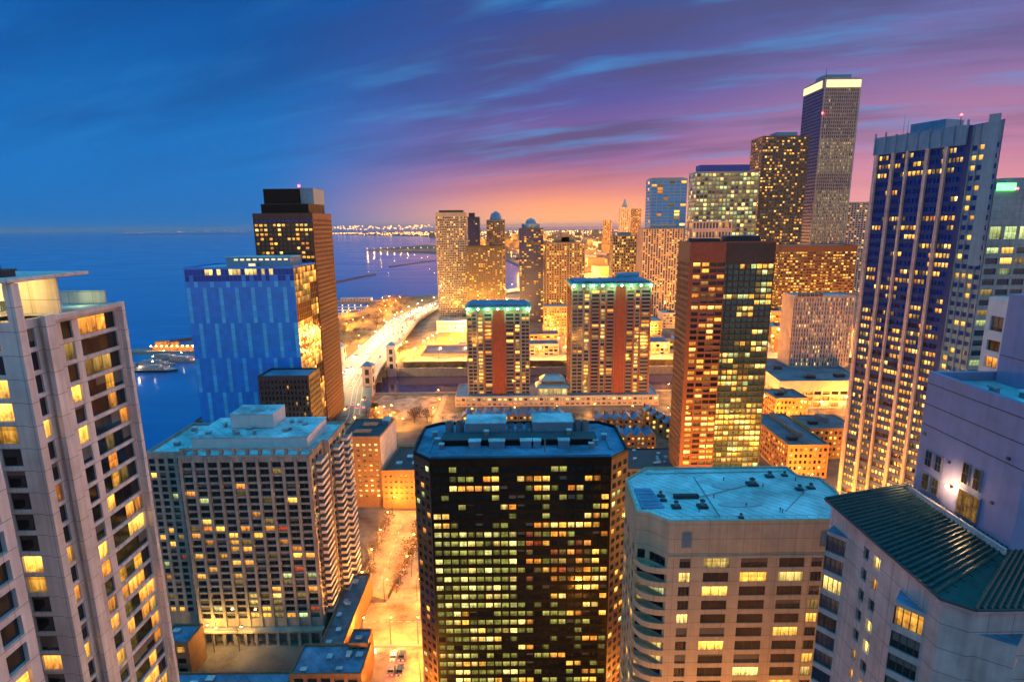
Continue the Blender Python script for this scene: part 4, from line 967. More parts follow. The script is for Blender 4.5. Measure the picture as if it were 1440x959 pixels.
for k in range(11000):
    Y = 1000*(16000/1000)**(g.random()**.85); lo = shore_x(Y)+15; x = g.uniform(lo, Y*1.15+400)
    if g.random() < .55:  # lamps line up along the streets of the grid
        x = round(x/110)*110+g.uniform(-4, 4)
        if x < lo: continue
    s = (.45+Y*.00062)*g.uniform(.6, 1.25); z = 9+g.random()*4
    if Y > 3000 and g.random() < .0: continue
    c = 'lamp_far' if g.random() < .8 else 'lamp_far_white'
    mb.poly([(x-s, Y, z), (x, Y-s, z), (x+s, Y, z), (x, Y+s, z)], c); mb.poly([(x-s, Y, z), (x, Y, z-s), (x+s, Y, z), (x, Y, z+s)], c)
    mb.poly([(x, Y-s, z), (x, Y, z-s), (x, Y+s, z), (x, Y, z+s)], c)
for k in range(150):  # the far shore across the lake
    px = g.choice([g.uniform(188, 352), g.uniform(470, 615), g.uniform(480, 612)]); p = at_z(px, 330-6.2*px/720+.0, 0)
    Y = 17500+g.uniform(-300, 600); x = (px-720)/FPX*Y*1.0; s = g.uniform(5, 11)*(1.3 if px > 460 else .8); z = g.uniform(20, 50)*(1+(px > 460))*2
    mb.poly([(x-s*1.3, Y, z-s), (x+s*1.3, Y, z-s), (x+s*1.3, Y, z+s), (x-s*1.3, Y, z+s)], 'lamp_far' if px > 460 else 'lamp_shore')
o = mb.build('city_lights'); tag(o, 'countless orange lights of the distant city and far lake shore', 'city lights', kind='stuff')
# ================================================================== GROUND, WATER
mb = MB(); mb.poly([(-90000,-3000,-4),(90000,-3000,-4),(90000,88000,-4),(-90000,88000,-4)], 'asphalt')
m, t, b = nt('lake_water'); setin(b, Base_Color=(.002, .17, .43, 1), Roughness=.10, Specular_IOR_Level=.5, IOR=1.33)
bp = N(t, 'ShaderNodeBump'); setin(bp, Strength=.16, Distance=.5); n1 = noise(t, posmap(t, .08, .22, 1), 1, 6, .7); g_ = N(t, 'ShaderNodeNewGeometry'); ln = N(t, 'ShaderNodeVectorMath', operation='LENGTH'); t.links.new(g_.outputs['Position'], ln.inputs[0])
t.links.new(mth(t, 'MULTIPLY', mth(t, 'DIVIDE', 600.0, mth(t, 'ADD', ln.outputs['Value'], 300.0), clamp=True), .16), bp.inputs['Strength'])
n4 = noise(t, posmap(t, .004, .012, 1), 1, 5, .6)
t.links.new(mixc(t, 1.0, (.002, .17, .43), ramp(t, n4, [(.35, .72), (.65, 1.15)]), 'MULTIPLY'), b.inputs['Base Color']); t.links.new(ramp(t, n4, [(.35, .07), (.65, .20)]), b.inputs['Roughness'])
t.links.new(n1, bp.inputs['Height']); t.links.new(bp.outputs[0], b.inputs['Normal'])
mb.mats = ['lake_water']; mb.m = [0]*len(mb.m); structure('lake', mb)
m, t, b = nt('river_water'); setin(b, Base_Color=(.03, .028, .075, 1), Roughness=.09, Specular_IOR_Level=.8, IOR=1.33)
bp = N(t, 'ShaderNodeBump'); setin(bp, Strength=.14, Distance=.4); t.links.new(noise(t, posmap(t, .3, .3, 1), 1, 4), bp.inputs['Height']); t.links.new(bp.outputs[0], b.inputs['Normal'])
mb = MB(); mb.poly([(-126,446,-3.98),(1500,446,-3.98),(1500,526,-3.98),(-126,526,-3.98)], 'river_water'); structure('river', mb)
def slab(name, pts, zt, mat, zb=-8, side='stone_wall'):
    mb = MB(); n = len(pts)
    mb.poly([(*p, zt) for p in pts], mat)
    for i in range(n):
        a, c = pts[i], pts[(i+1) % n]; mb.poly([(*a, zb), (*c, zb), (*c, zt), (*a, zt)], side)
    return structure(name, mb)
slab('ground_north', [(-215,-200),(1500,-200),(1500,452),(-120,452),(-205,448),(-222,410)], 0, 'city_ground')
shore = [(-172,522),(1700,522),(2500,1100),(19000,16000),(19000,21000),(-2500,21000)]
for Y, X in ((13000,-4200),(9000,-1400),(6500,-500),(4700,-620),(3600,-900),(3500,-890),(3100,-420),(2700,-60),(2000,30),(1500,60),(1180,30),(1150,-150),(1100,-236),(1060,-262),(930,-250),(905,-262),(860,-300),(700,-335),(560,-280)): shore.append((X, Y))
slab('ground_south', shore, 0, 'city_ground')
slab('far_shore', [(-11900,17400),(-8200,17400),(-8200,18500),(-11900,18500)], 6, 'city_ground')
slab('far_shore', [(-5600,17000),(-1500,17000),(-1500,18500),(-5600,18500)], 12, 'city_ground')
def sheet(name, pts, z, mat):
    mb = MB(); mb.poly([(*p, z) for p in pts], mat); return structure(name, mb)
def ribbon(mb, pts, w0, w1, z, mat, th=0.0):
    L = []; Rr = []
    for i, p in enumerate(pts):
        a = Vector(pts[max(0, i-1)][:2]); b = Vector(pts[min(len(pts)-1, i+1)][:2]); d = (b-a).normalized(); n = Vector((-d.y, d.x)); q = Vector(p[:2]); zz = p[2] if len(p) > 2 else z
        L.append((*(q+n*w0), zz)); Rr.append((*(q+n*w1), zz))
    for i in range(len(pts)-1):
        mb.poly([Rr[i], Rr[i+1], L[i+1], L[i]], mat)
        if th:
            for E_ in (L, Rr): mb.poly([E_[i], E_[i+1], (*E_[i+1][:2], E_[i+1][2]-th), (*E_[i][:2], E_[i][2]-th)], mat)
            mb.poly([(*L[i][:2], L[i][2]-th), (*L[i+1][:2], L[i+1][2]-th), (*Rr[i+1][:2], Rr[i+1][2]-th), (*Rr[i][:2], Rr[i][2]-th)], mat)
sheet('parkland', [(-330,700),(-285,575),(-180,530),(-170,600),(-182,800),(-162,930),(-130,1020),(-60,1080),(-60,1140),(-150,1145),(-234,1095),(-248,1055),(-244,930),(-255,900),(-295,850)], .01, 'parkland')
sheet('field', [(-92,655),(-36,655),(-40,760),(-78,760)], .012, 'lawn_brown')
sheet('vacant_lot', [(-100,378),(-58,395),(-58,440),(-105,446),(-112,420)], .012, 'snow_dirt')
sheet('snowy_plaza', [(-57,376),(-40,376),(-40,398),(-53,398),(-53,448),(-57,448)], .012, 'pavement')
sheet('orange_lawn', [(-122,396),(-104,385),(-103,420),(-118,440),(-124,440)], .012, 'parkland')
# alley street, lot and cross street
mb = MB(); mb.poly([(-59.5,191,.01),(-47.4,186,.01),(-45,200,.01),(-44.5,253,.01),(-60,253,.01)], 'street_snow'); mb.poly([(-53.2,164.5,.014),(-26.6,164.5,.014),(-26.6,184.5,.014),(-53.2,184.5,.014)], 'street_snow'); structure('road', mb)
mb = MB()
for k in range(9): mb.box(-53+k*3, 174.2, .014, -51.4+k*3, 174.35, .018, 'paint_white', skip='b')
for k in range(10): mb.box(-52.2, 193+k*5.5, .01, -52.05, 195.5+k*5.5, .016, 'paint_white', skip='b')
structure('road_markings', mb)
mb = MB(); mb.box(-60, 187, 0, -58.6, 250, .14, 'pavement', skip='b'); mb.box(-47.3, 184.6, 0, -26.7, 186.2, .14, 'pavement', skip='b'); mb.box(-52, 162.2, 0, -27, 164.4, .14, 'pavement', skip='b'); structure('pavement', mb)
sheet('snowy_lot', [(-47,186.3),(-26.8,186.3),(-26.8,246),(-40,246)], .05, 'snow_dirt')
sheet('parking_lot', [(-51,140),(-28,140),(-28,162),(-51,162)], .02, 'snow_dirt')
# lakeside highway
hw = [(-112,300,5),(-121,380,6),(-134,440,8),(-141,500,8),(-144,590,8),(-149,700,6),(-154,800,4),(-150,860,3),(-141,930,3),(-120,1010,3),(-85,1080,3),(-20,1170,2),(120,1300,2)]
mb = MB(); ribbon(mb, hw, 20, -20, 6, 'road_concrete', 1.2); structure('highway', mb)
mb = MB()
for o_ in (12.5, 8.8, 5.2, -5.2, -8.8, -12.5): ribbon(mb, [(x, y, z+.006) for x, y, z in hw], o_+.12, o_-.12, 6, 'paint_white')
structure('highway_markings', mb)
mb = MB()
for o_ in (20, 0, -20):
    ribbon(mb, [(x, y, z+.9) for x, y, z in hw], o_+.25, o_-.25, 6, 'stone_wall', .95)
structure('highway_kerb', mb)
mb = MB()
for y in (455, 470, 500, 517): mb.box(-158, y, -8, -120, y+2, 6.7, 'stone_wall')
mb.box(-119.6, 452, 1.5, -118.8, 520, 5.5, 'metal_dark'); T = Thing('road_bridge', (-138, 486, -6), 'dark steel bridge carrying the lakeside highway over the river', 'bridge'); T.part('piers', mb)
mb = MB()
for k in range(12): mb.tube((-118.7, 453+k*5.6, 1.5), (-118.7, 453+(k+1)*5.6 if k % 2 == 0 else 453+k*5.6+5.6, 5.6), .25, .25, 'metal_dark', 5)
T.part('truss', mb)
def bridge_house(x, y, h, lab):
    T = Thing('bridge_house', (x, y, 0), lab, 'bridge tower'); m = MB(); m.box(x-4, y-4, -6, x+4, y+4, h, 'stone_pink_far'); m.box(x-4.6, y-4.6, h, x+4.6, y+4.6, h+1.2, 'stone_pink_far'); T.part('tower', m)
    m = MB()
    for k in range(3): m.box(x-1.6, y-4.12, 4+k*7, x+1.6, y-4.01, 8.5+k*7, 'lit_dim'); m.box(x+4.01, y-1.6, 4+k*7, x+4.12, y+1.6, 8.5+k*7, 'glass_dusk')
    T.part('window', m); hip(T, x-4.4, y-4.4, x+4.4, y+4.4, h+1.25, 3.2, 3.6, 'metal_steelblue')
bridge_house(-114.5, 524, 25, 'stone bridge tower with blue roof on the far river bank'); bridge_house(-118, 448, 24, 'stone bridge tower with blue roof on the near river bank'); bridge_house(-164, 527, 24, 'stone bridge tower with blue roof on the lake side of the highway')
# riverside ledges
mb = MB(); mb.box(-118, 450.2, -4, 900, 451.8, .9, 'stone_wall'); T = Thing('quay_wall', (-57, 451, -4), 'pale quay wall along the near bank of the river', 'wall'); T.part('wall', mb)
mb = MB(); mb.box(-108, 520, -4, 900, 522, 4.0, 'stone_wall'); mb.box(-106, 534, 0, 900, 536.5, 8.0, 'stone_wall'); mb.box(-106, 527, 8.0, 900, 552, 8.8, 'road_concrete')
for k in range(60): mb.box(-104+k*9, 528, 0, -103+k*9, 529, 8, 'stone_wall')
T = Thing('upper_drive', (0, 536, 0), 'double decked orange lit drive along the far river bank', 'viaduct'); T.part('deck', mb)
# ================================================================== LAMPS
def lamp_proto(name, h, arm, mat, label, r=.35):
    T = Thing(name, (0,0,-100), label, 'lamp'); 
    m = MB(); m.tube((0,0,-100), (0,0,-100+h), .14, .08, 'metal_dark', 6); m.tube((0,0,-100+h), (arm,0,-100+h+.4), .07, .06, 'metal_dark', 5); T.part('pole', m)
    m = MB(); m.box(arm-.2, -.2, -100+h+.28, arm+.7, .2, -100+h+.45, 'metal_dark'); m.ball((arm+.25,0,-100+h+.1), r, mat, r*.6); T.part('lamp_head', m); return T
LN = [0]
def lamps(T, pts, watts, col, label, group, rz=0, every=1, drop=1.2, h=9, r=.4):
    first = True; d = bpy.data.lights.new('lamp_light', 'POINT'); d.energy = watts; d.color = col; d.shadow_soft_size = r
    for k, p in enumerate(pts):
        z = p[2] if len(p) > 2 else 0
        o = dup(T.o, (p[0], p[1], z), p[3] if len(p) > 3 else rz, label, 1, group)
        if k % every == 0:
            l = bpy.data.objects.new('lamp_light', d); COL.objects.link(l); l.parent = o; l.location = (1.4, 0, h-drop)
SOD = (1, .35, .035); WHT = (1, .60, .22)
L1 = lamp_proto('street_lamp', 9, 1.2, 'lamp_sodium', 'x')
L2 = lamp_proto('highway_lamp', 13, 2.0, 'lamp_white', 'x', .6)
L3 = lamp_proto('park_lamp', 7, .6, 'lamp_sodium', 'x', .5)
L4 = lamp_proto('avenue_lamp', 12, 1.8, 'lamp_sodium', 'x', .9)
lamps(L1, [(-58.4, y) for y in range(190, 252, 15)]+[(-40.5, y, 0, math.pi) for y in range(200, 252, 16)]+[(x, 163.2, 0, 1.57) for x in (-50, -41, -32)]+[(-48, 185.3), (-36, 185.3)], 11000, SOD, 'sodium street lamp on the kerb of the orange lit alley street', 'street lamps along the alley', r=.3)
g = random.Random(5)
lamps(L1, [(x, y) for x, y in ((-58,385),(-30,382),(0,384),(30,386),(58,390),(84,385),(108,380),(122,410),(125,440),(-60,430),(-56,405),(122,350),(118,320),(112,300))], 19000, SOD, 'sodium street lamp near the podium of the striped towers', 'street lamps around the striped towers', r=.4)
lamps(L1, [(x, y) for x, y in ((60,240),(78,230),(96,236),(110,225),(126,240),(140,250),(152,270),(126,205),(100,190),(70,200),(146,220),(130,180),(40,225),(120,160),(85,165),(142,186),(141,231),(146,214),(149,198),(152,186),(150,246))], 32000, SOD, 'sodium street lamp behind the tan stone tower', 'street lamps behind the tan tower', r=.4)
lamps(L1, [(33.5, y) for y in range(106, 190, 14)]+[(x, 88) for x in (22, 34, 46, 58)]+[(40, y) for y in (60, 70, 80)]+[(-28.5, y) for y in (120, 132, 146, 158)], 24000, SOD, 'sodium street lamp added at the foot of the near towers', 'added street lamps at the foot of the near towers', r=.4)  # added to warm the facades, mostly out of view; row between towers inferred
lamps(L1, [(-98, 160.5), (-90, 161), (-101.5, 162)], 2600, (1, .55, .1), 'yellow lamp at the entrance of the concrete apartment block', 'entrance lamps', r=.3)
lamps(L4, [(x, y) for x, y in ((205,340),(222,350),(215,380),(240,392),(262,394),(190,398),(205,300),(186,345),(170,352),(268,420),(180,440),(190,480),(175,520),(165,400),(150,360),(160,460))], 42000, SOD, 'sodium street lamp around the mauve roofed podium', 'street lamps around the office podium', h=12, r=.5)
pts = []
for i in range(len(hw)-1):
    a, b = Vector(hw[i]), Vector(hw[i+1]); n = max(1, int((b-a).length/32))
    for k in range(n): p = a.lerp(b, k/n); d = (b-a).normalized(); q_ = Vector((-d.y, d.x, 0))*6.0; pts.append((p.x+q_.x, p.y+q_.y, p.z, math.pi if len(pts) % 2 else 0))
lamps(L2, pts, 100000, WHT, 'tall white lamp beside the upcoming lanes of the lakeside highway', 'highway lamps', h=13, r=.5)
pts = [(-122+8*math.sin(i), 390+i*11) for i in range(5)]+[(-100+i*5, 392+i*3) for i in range(3)]+[(-96,382),(-110,372),(-86,376),(-76,368),(-98,366)]
lamps(L3, pts, 13000, SOD, 'park lamp among the trees below the dark brown tower', 'park lamps below the brown tower', h=7)
pts = [(g.uniform(-290, -175), g.uniform(580, 900)) for k in range(26)]+[(-230+g.uniform(-12, 30), g.uniform(930, 1080)) for k in range(9)]
lamps(L3, pts, 42000, SOD, 'park lamp among the lakeside trees', 'park lamps by the lake', h=7)
pts = [(-95+k*24, 531, 8.8) for k in range(22)]+[(-100+k*30, 612+8*(k % 2)) for k in range(20)]+[(-124+k*9-(k % 3)*6, 575+k*17) for k in range(12)]+[(-60+k*14, 660+(k % 2)*50) for k in range(6)]
lamps(L4, pts, 85000, SOD, 'sodium lamp along the far river bank', 'lamps along the far river bank', h=12, r=.5)
pts = [(x+g.uniform(-12, 12), y+g.uniform(-12, 12)) for y in (680, 720, 860, 980, 1060) for x in range(-70, 520, 62)]
lamps(L4, pts, 190000, SOD, 'sodium lamp in the streets among the far towers', 'lamps among the far towers', h=12, r=.6)
pts = []
for k in range(150):
    Y = 1180*(7000/1180)**g.random(); pts.append((g.uniform(shore_x(Y)+40, Y*.62+60), Y))
lamps(L4, pts, 1700000, SOD, 'sodium lamp of the distant city grid', 'lamps of the distant city', h=12, r=1, drop=-8)
pts = [(-880+k*40, 3490+k*6) for k in range(14)]
lamps(L4, pts, 60000, SOD, 'lamp along the far peninsula in the lake', 'lamps along the peninsula', h=12, r=1, drop=-4)
for L in (L1, L2, L3, L4):
    for c in list(L.o.children): bpy.data.objects.remove(c)
    bpy.data.objects.remove(L.o)
# ================================================================== TREES
def tree_proto(name, label, h, cr, mat, dens, seed):
    g = random.Random(seed); T = Thing(name, (0,0,0), label, 'tree'); m = MB(); m.tube((0,0,0), (g.uniform(-.2,.2),0,h*.55), h*.03, h*.015, 'bark', 6)
    tips = []
    for k in range(7):
        a = k*2.4; z0 = h*(.28+.04*k); e = (cr*.75*math.cos(a), cr*.75*math.sin(a), z0+h*g.uniform(.18, .34)); m.tube((0,0,z0), e, h*.012, h*.004, 'bark', 4); tips.append(e)
    T.part('trunk', m); m = MB(); tips.append((0,0,h*.8))
    for k in range(dens):
        c = Vector(g.choice(tips))+Vector((g.gauss(0, cr*.30), g.gauss(0, cr*.30), g.gauss(0, h*.10)))
        s = g.uniform(.18, .42)*cr*.35; u = Vector((g.gauss(0,1), g.gauss(0,1), g.gauss(0,1))).normalized(); w = u.orthogonal().normalized(); v = u.cross(w)
        m.poly([c-w*s, c+v*s*.55, c+w*s, c-v*s*.55], mat)
    T.part('crown', m); return T
tA = tree_proto('bare_tree', 'x', 9, 3.4, 'twigs', 260, 1); tB = tree_proto('bare_tree', 'x', 7, 2.8, 'twigs', 200, 2); tC = tree_proto('evergreen_tree', 'x', 8, 2.4, 'evergreen', 320, 3)
g = random.Random(21)
def plant(pts, protos, lab, grp):
    for p in pts: dup(g.choice(protos).o, (p[0], p[1], 0), g.uniform(0, 6.28), lab, g.uniform(.75, 1.3), grp)
plant([(g.uniform(-300, -172), g.uniform(570, 900)) for k in range(110)]+[(-228+g.uniform(-10, 45), g.uniform(920, 1090)) for k in range(40)], [tA, tB], 'bare winter tree in the orange lit lakeside park', 'park trees by the lake')
plant([(g.uniform(-124, -84), g.uniform(345, 398)) for k in range(26)], [tA, tB], 'bare tree lit yellow below the dark brown tower', 'trees below the brown tower')
plant([(-58.2+g.uniform(-.4, .6), 190+k*7) for k in range(8)]+[(-44.6+k*.55, 190+k*6) for k in range(9)], [tB], 'small bare street tree beside the orange lit alley', 'alley street trees')
plant([(-48+k*9+g.uniform(-2, 2), 377+g.uniform(-3, 3)) for k in range(17)], [tB, tC], 'small tree between the town houses and the long podium', 'trees before the podium')
plant([(-95+k*8+g.uniform(-2, 2), 524.6) for k in range(24)], [tC, tB], 'dark tree on the far river bank', 'trees on the far river bank')
plant([(g.uniform(-88, -58), g.uniform(378, 392)) for k in range(8)], [tA, tB], 'bare tree at the edge of the vacant lot', 'trees by the vacant lot')
for t_ in (tA, tB, tC):
    for c in list(t_.o.children): bpy.data.objects.remove(c)
    bpy.data.objects.remove(t_.o)
# ================================================================== CARS
def car_proto(i):
    T = Thing('car', (0,0,0), 'x', 'car'); m = MB(); P_ = 'car_paint_%d' % i
    sec = [(-2.2,.35),(-2.2,.85),(-1.3,.95),(-.9,1.42),(.7,1.45),(1.35,.98),(2.2,.85),(2.2,.35)]
    for s in (-1, 1): m.poly([(x, s*.88, z) for x, z in (sec if s < 0 else sec[::-1])], P_)
    for a, b in zip(sec, sec[1:]+sec[:1]):
        m.poly([(a[0],-.88,a[1]),(a[0],.88,a[1]),(b[0],.88,b[1]),(b[0],-.88,b[1])], 'glass_black' if (a[1]+b[1] > 2.3 and abs(a[1]-b[1]) > .3) else P_)
    T.part('body', m)
    for x in (-1.35, 1.35):
        for s in (-1, 1): m = MB(); m.tube((x, s*.72, .33), (x, s*.9, .33), .33, .33, 'rubber', 10); T.part('wheel', m)
    for s in (-1, 1):
        m = MB(); m.box(2.19, s*.6-.2, .6, 2.26, s*.6+.2, .78, 'headlight'); T.part('headlight', m); m = MB(); m.box(-2.26, s*.6-.2, .68, -2.19, s*.6+.2, .84, 'taillight'); T.part('taillight', m)
    return T
cars = [car_proto(i) for i in range(5)]
g = random.Random(33)
for side, lanes, lab in ((1, (15, 10.6, 7, 3.2), 'car with headlights on, coming up the lakeside highway'), (-1, (-15, -10.6, -7, -3.2), 'car showing red tail lights on the lakeside highway')):
    for k in range(95 if side > 0 else 60):
        f = g.random()*.9; i = 1+int(f*(len(hw)-3)); a, b = Vector(hw[i]), Vector(hw[i+1]); p = a.lerp(b, g.random()); d = (b-a).normalized(); n = Vector((-d.y, d.x, 0)); q = p+n*g.choice(lanes)
        ang = math.atan2(d.y, d.x)+(math.pi if side > 0 else 0)
        dup(g.choice(cars).o, (q.x, q.y, q.z+.02), ang, lab, 1, 'cars on the lakeside highway')
def still(x, y, rz, lab, grp=None): dup(g.choice(cars).o, (x, y, .03), rz, lab, 1, grp)
for k in range(4): still(-39+k*2.7 if k < 2 else -38.5+(k-2)*2.7, 157.5 if k < 2 else 151.5, 1.57, 'dark car parked in the snowy lot at the alley foot', 'cars parked at the alley foot')
for k in range(3): still(-47.5, 159-k*4.4, .2, 'car parked along the left side of the snowy lot', 'cars parked along the lot edge')
for k in range(6): still(-45.4+k*.6, 196+k*6.6, 1.47, 'car parked along the fence of the snowy lot', 'cars parked along the lot fence')
for c_ in cars:
    for c in list(c_.o.children): bpy.data.objects.remove(c)
    bpy.data.objects.remove(c_.o)
# fence and lot clutter
T = Thing('lot_fence', (-43, 215, .05), 'long dark fence running diagonally beside the snowy lot in the alley', 'fence'); m = MB(); m2 = MB()
fa, fb = Vector((-46.8, 186.5, .05)), Vector((-40.2, 246, .05))
for k in range(25): p = fa.lerp(fb, k/24); m.tube(p, p+Vector((0,0,2.2)), .08, .08, 'metal_dark', 4)
T.part('post', m, kind='stuff')
for z in (.5, 1.2, 2.1): m2.tube(fa+Vector((0,0,z)), fb+Vector((0,0,z)), .06, .06, 'metal_dark', 4)
T.part('rail', m2)
m = MB(); m.poly([fa+Vector((.1,0,.1)), fb+Vector((.1,0,.1)), fb+Vector((.1,0,1.9)), fa+Vector((.1,0,1.9))], 'lawn_brown'); m.poly([fa+Vector((.16,0,.1)), fa+Vector((.16,0,1.9)), fb+Vector((.16,0,1.9)), fb+Vector((.16,0,.1))], 'lawn_brown'); T.part('screen', m)
def container(x, y, l, rz, mat, lab):
    T = Thing('site_container', (x, y, .05), lab, 'container'); m = MB(); m.box(x-l/2, y-1.2, .05, x+l/2, y+1.2, 2.6, mat); T.part('body', m); m = MB()
    for k in range(int(l/.5)): m.box(x-l/2+.1+k*.5, y-1.26, .2, x-l/2+.3+k*.5, y-1.205, 2.5, mat)
    T.part('corrugation', m); T.o.rotation_euler = (0, 0, rz)
container(-33, 222, 6, 1.1, 'metal_steelblue', 'blue site container in the snowy lot'); container(-35.5, 215, 5, .2, 'white_wall', 'white site cabin in the snowy lot'); container(-31, 232, 6, .1, 'brick_brown', 'brown site container at the back of the snowy lot')
for k in range(9):
    x, y = g.uniform(-42, -29), g.uniform(190, 240); T = Thing('snow_heap', (x, y, .05), 'small dirty heap in the snowy lot of the alley', 'heap', 'heaps in the snowy lot'); m = MB(); rr = g.uniform(.8, 2.2)
    ring = [(x+rr*math.cos(a_*.7)*g.uniform(.7, 1.2), y+rr*math.sin(a_*.7)*g.uniform(.7, 1.2), .04) for a_ in range(9)]
    for q in range(9): m.poly([ring[q], ring[(q+1) % 9], (x+g.uniform(-.2,.2), y, rr*.5)], 'snow_dirt')
    T.part('heap_surface', m)
# ================================================================== HARBOUR
def boat(x, y, L, lab, rz=0, hull='hull_white'):
    T = Thing('tour_boat', (x, y, -4), lab, 'boat'); m = MB(); w = L*.13
    deck = [(-L/2,-w),(L*.3,-w),(L/2,0),(L*.3,w),(-L/2,w)]; n = 5
    for i in range(n):
        a, b = deck[i], deck[(i+1) % n]; m.poly([(x+a[0]*.92,y+a[1]*.8,-4.3),(x+b[0]*.92,y+b[1]*.8,-4.3),(x+b[0],y+b[1],-1.8),(x+a[0],y+a[1],-1.8)], hull)
    m.poly([(x+a, y+b, -1.8) for a, b in deck], 'hull_white'); T.part('hull', m)
    m = MB(); m.box(x-L*.4, y-w*.8, -1.79, x+L*.25, y+w*.8, .6, 'hull_white'); m.box(x-L*.32, y-w*.6, .6, x+L*.1, y+w*.6, 2.6, 'hull_white'); T.part('cabin', m)
    k = 8
    for i in range(k):
        m = MB(); u = -.38+i*.078; m.box(x+L*u, y-w*.8-.06, -1.2, x+L*(u+.055), y-w*.8-.01, 0, 'lit_pale'); T.part('window', m)
    m = MB(); m.tube((x-L*.05, y, 2.6), (x-L*.05, y, 7), .12, .06, 'metal_grey', 5); m.ball((x-L*.05, y, 6.2), .4, 'lamp_white'); T.part('mast', m)
    T.o.rotation_euler = (0, 0, rz); return T
boat(-358, 551, 46, 'long dark hulled tour boat nearest in the harbour', 0, 'hull_dark'); boat(-372, 574, 40, 'white tour boat moored behind the dark hulled one', .1); boat(-352, 590, 34, 'white tour boat with lit cabin below the pier', -.05); boat(-398, 566, 38, 'white tour boat half hidden by the pale tower', .25); boat(-378, 602, 34, 'white tour boat close under the long pier', .08)
T = Thing('pier', (-402, 640, -4), 'long lit pier with low sheds reaching into the harbour', 'pier'); m = MB(); m.box(-460, 632, -6, -364, 650, -1.2, 'stone_wall'); T.part('deck', m)
m = MB(); m.box(-415, 638, -1.2, -368, 647, 3.4, 'brick_orange'); T.part('shed', m); m = MB(); m.prism([(-412,638.5),(-400,638.5),(-400,647),(-412,647)], 3.4, 9, 'brick_orange'); m.prism([(-394,639),(-388,639),(-388,645),(-394,645)], 3.4, 8, 'brick_orange'); T.part('head_house', m)
for k in range(9):
    m = MB(); xx = -414+k*6; m.tube((xx, 634, -1.2), (xx, 634, 4.2), .12, .08, 'metal_dark', 4); m.ball((xx, 634, 4.5), .8, 'lamp_sodium'); T.part('pier_lamp', m)
    if k % 2 == 0: plight('pier_lamp_light', (xx, 633, 4), 3500, SOD, .5, T.o, T.loc)
plight('boat_light', (-372, 545, 3), 2500, (1, .6, .3), .5)
m = MB(); m.box(-620, 660, -6, -300, 664, -3, 'hull_dark'); 
T = Thing('breakwater', (-430, 1500, -6), 'long dark breakwater line out in the lake', 'breakwater'); m = MB()
for a, b in (((-500,1240),(-415,1720)), ((-440,2060),(-325,2420))):
    d = (Vector(b)-Vector(a)).normalized(); n = Vector((-d.y, d.x))*5; a, b = Vector(a), Vector(b)
    m.prism([tuple(a-n), tuple(b-n), tuple(b+n), tuple(a+n)], -6, -1.5, 'hull_dark')
T.part('rubble_bank', m)
T = Thing('harbour_breakwater', (-350, 760, -6), 'dark jetty line behind the lit pier', 'breakwater'); m = MB(); a, b = Vector((-440, 690)), Vector((-310, 800)); d = (b-a).normalized(); n = Vector((-d.y, d.x))*3; m.prism([tuple(a-n), tuple(b-n), tuple(b+n), tuple(a+n)], -6, -1, 'hull_dark'); T.part('rubble_bank', m)
for k in range(5):  # yacht harbour docks
    T = Thing('dock', (-285, 850+k*38, -4), 'floating dock with small lamps in the yacht harbour', 'dock', 'yacht harbour docks'); m = MB(); m.box(-330, 850+k*38, -5, -262, 854+k*38, -3, 'white_wall')
    T.part('walkway', m)
    for j in range(6): m = MB(); m.ball((-325+j*11, 852+k*38, -.5), .8, 'lamp_far_white'); T.part('dock_lamp', m)
T = Thing('clubhouse', (-290, 1045, 0), 'long low lit clubhouse on the harbour point', 'building'); m = MB(); m.box(-330, 1050, -6, -240, 1062, 1, 'stone_wall'); m.box(-320, 1052, 1, -262, 1060, 7, 'stone_pink_far'); T.part('wall', m)
m = MB()
for j in range(10): m.box(-318+j*5.5, 1051.8, 2.5, -315+j*5.5, 1051.95, 5, 'lit_warm')
T.part('window', m)
windows_all()
# ================================================================== SKY AND LIGHT
w = bpy.data.worlds.new('World'); S.world = w; w.use_nodes = True; t = w.node_tree; t.nodes.clear()
tc = N(t, 'ShaderNodeTexCoord'); nv = N(t, 'ShaderNodeVectorMath', operation='NORMALIZE'); t.links.new(tc.outputs['Generated'], nv.inputs[0])
sp = N(t, 'ShaderNodeSeparateXYZ'); t.links.new(nv.outputs[0], sp.inputs[0]); x, y, z = sp.outputs
az = mth(t, 'ARCTAN2', x, y)
u = mth(t, 'ADD', mth(t, 'MULTIPLY', z, 1/1.1), .1/1.1, clamp=True)   # z -0.1..1
e = lambda v: (v+.1)/1.1
ZEN = [(e(.47), (.01, .25, .62)), (e(.62), (.012, .56, 1.02)), (1, (.02, .72, 1.22))]
rl_ = ramp(t, u, [(0, (.0, .14, .45)), (e(0), (.0, .15, .47)), (e(.10), (.0, .16, .52)), (e(.33), (.0, .085, .36))]+ZEN)
rc_ = ramp(t, u, [(0, (.6, .22, .08)), (e(0), (1.15, .50, .18)), (e(.035), (.98, .36, .19)), (e(.06), (.70, .23, .22)), (e(.11), (.27, .125, .33)), (e(.20), (.085, .09, .34)), (e(.34), (.008, .075, .33))]+ZEN)
rr_ = ramp(t, u, [(0, (.5, .2, .12)), (e(0), (.86, .36, .34)), (e(.09), (.56, .22, .35)), (e(.2), (.23, .145, .35)), (e(.34), (.05, .15, .44))]+ZEN)
def sm(v, a, b):
    n = N(t, 'ShaderNodeMapRange', interpolation_type='SMOOTHSTEP'); t.links.new(v, n.inputs[0]); n.inputs[1].default_value = a; n.inputs[2].default_value = b; return n.outputs[0]
c = mixc(t, sm(az, -.42, .10), rl_, rc_); wR = sm(az, .10, .62); c = mixc(t, wR, c, rr_)
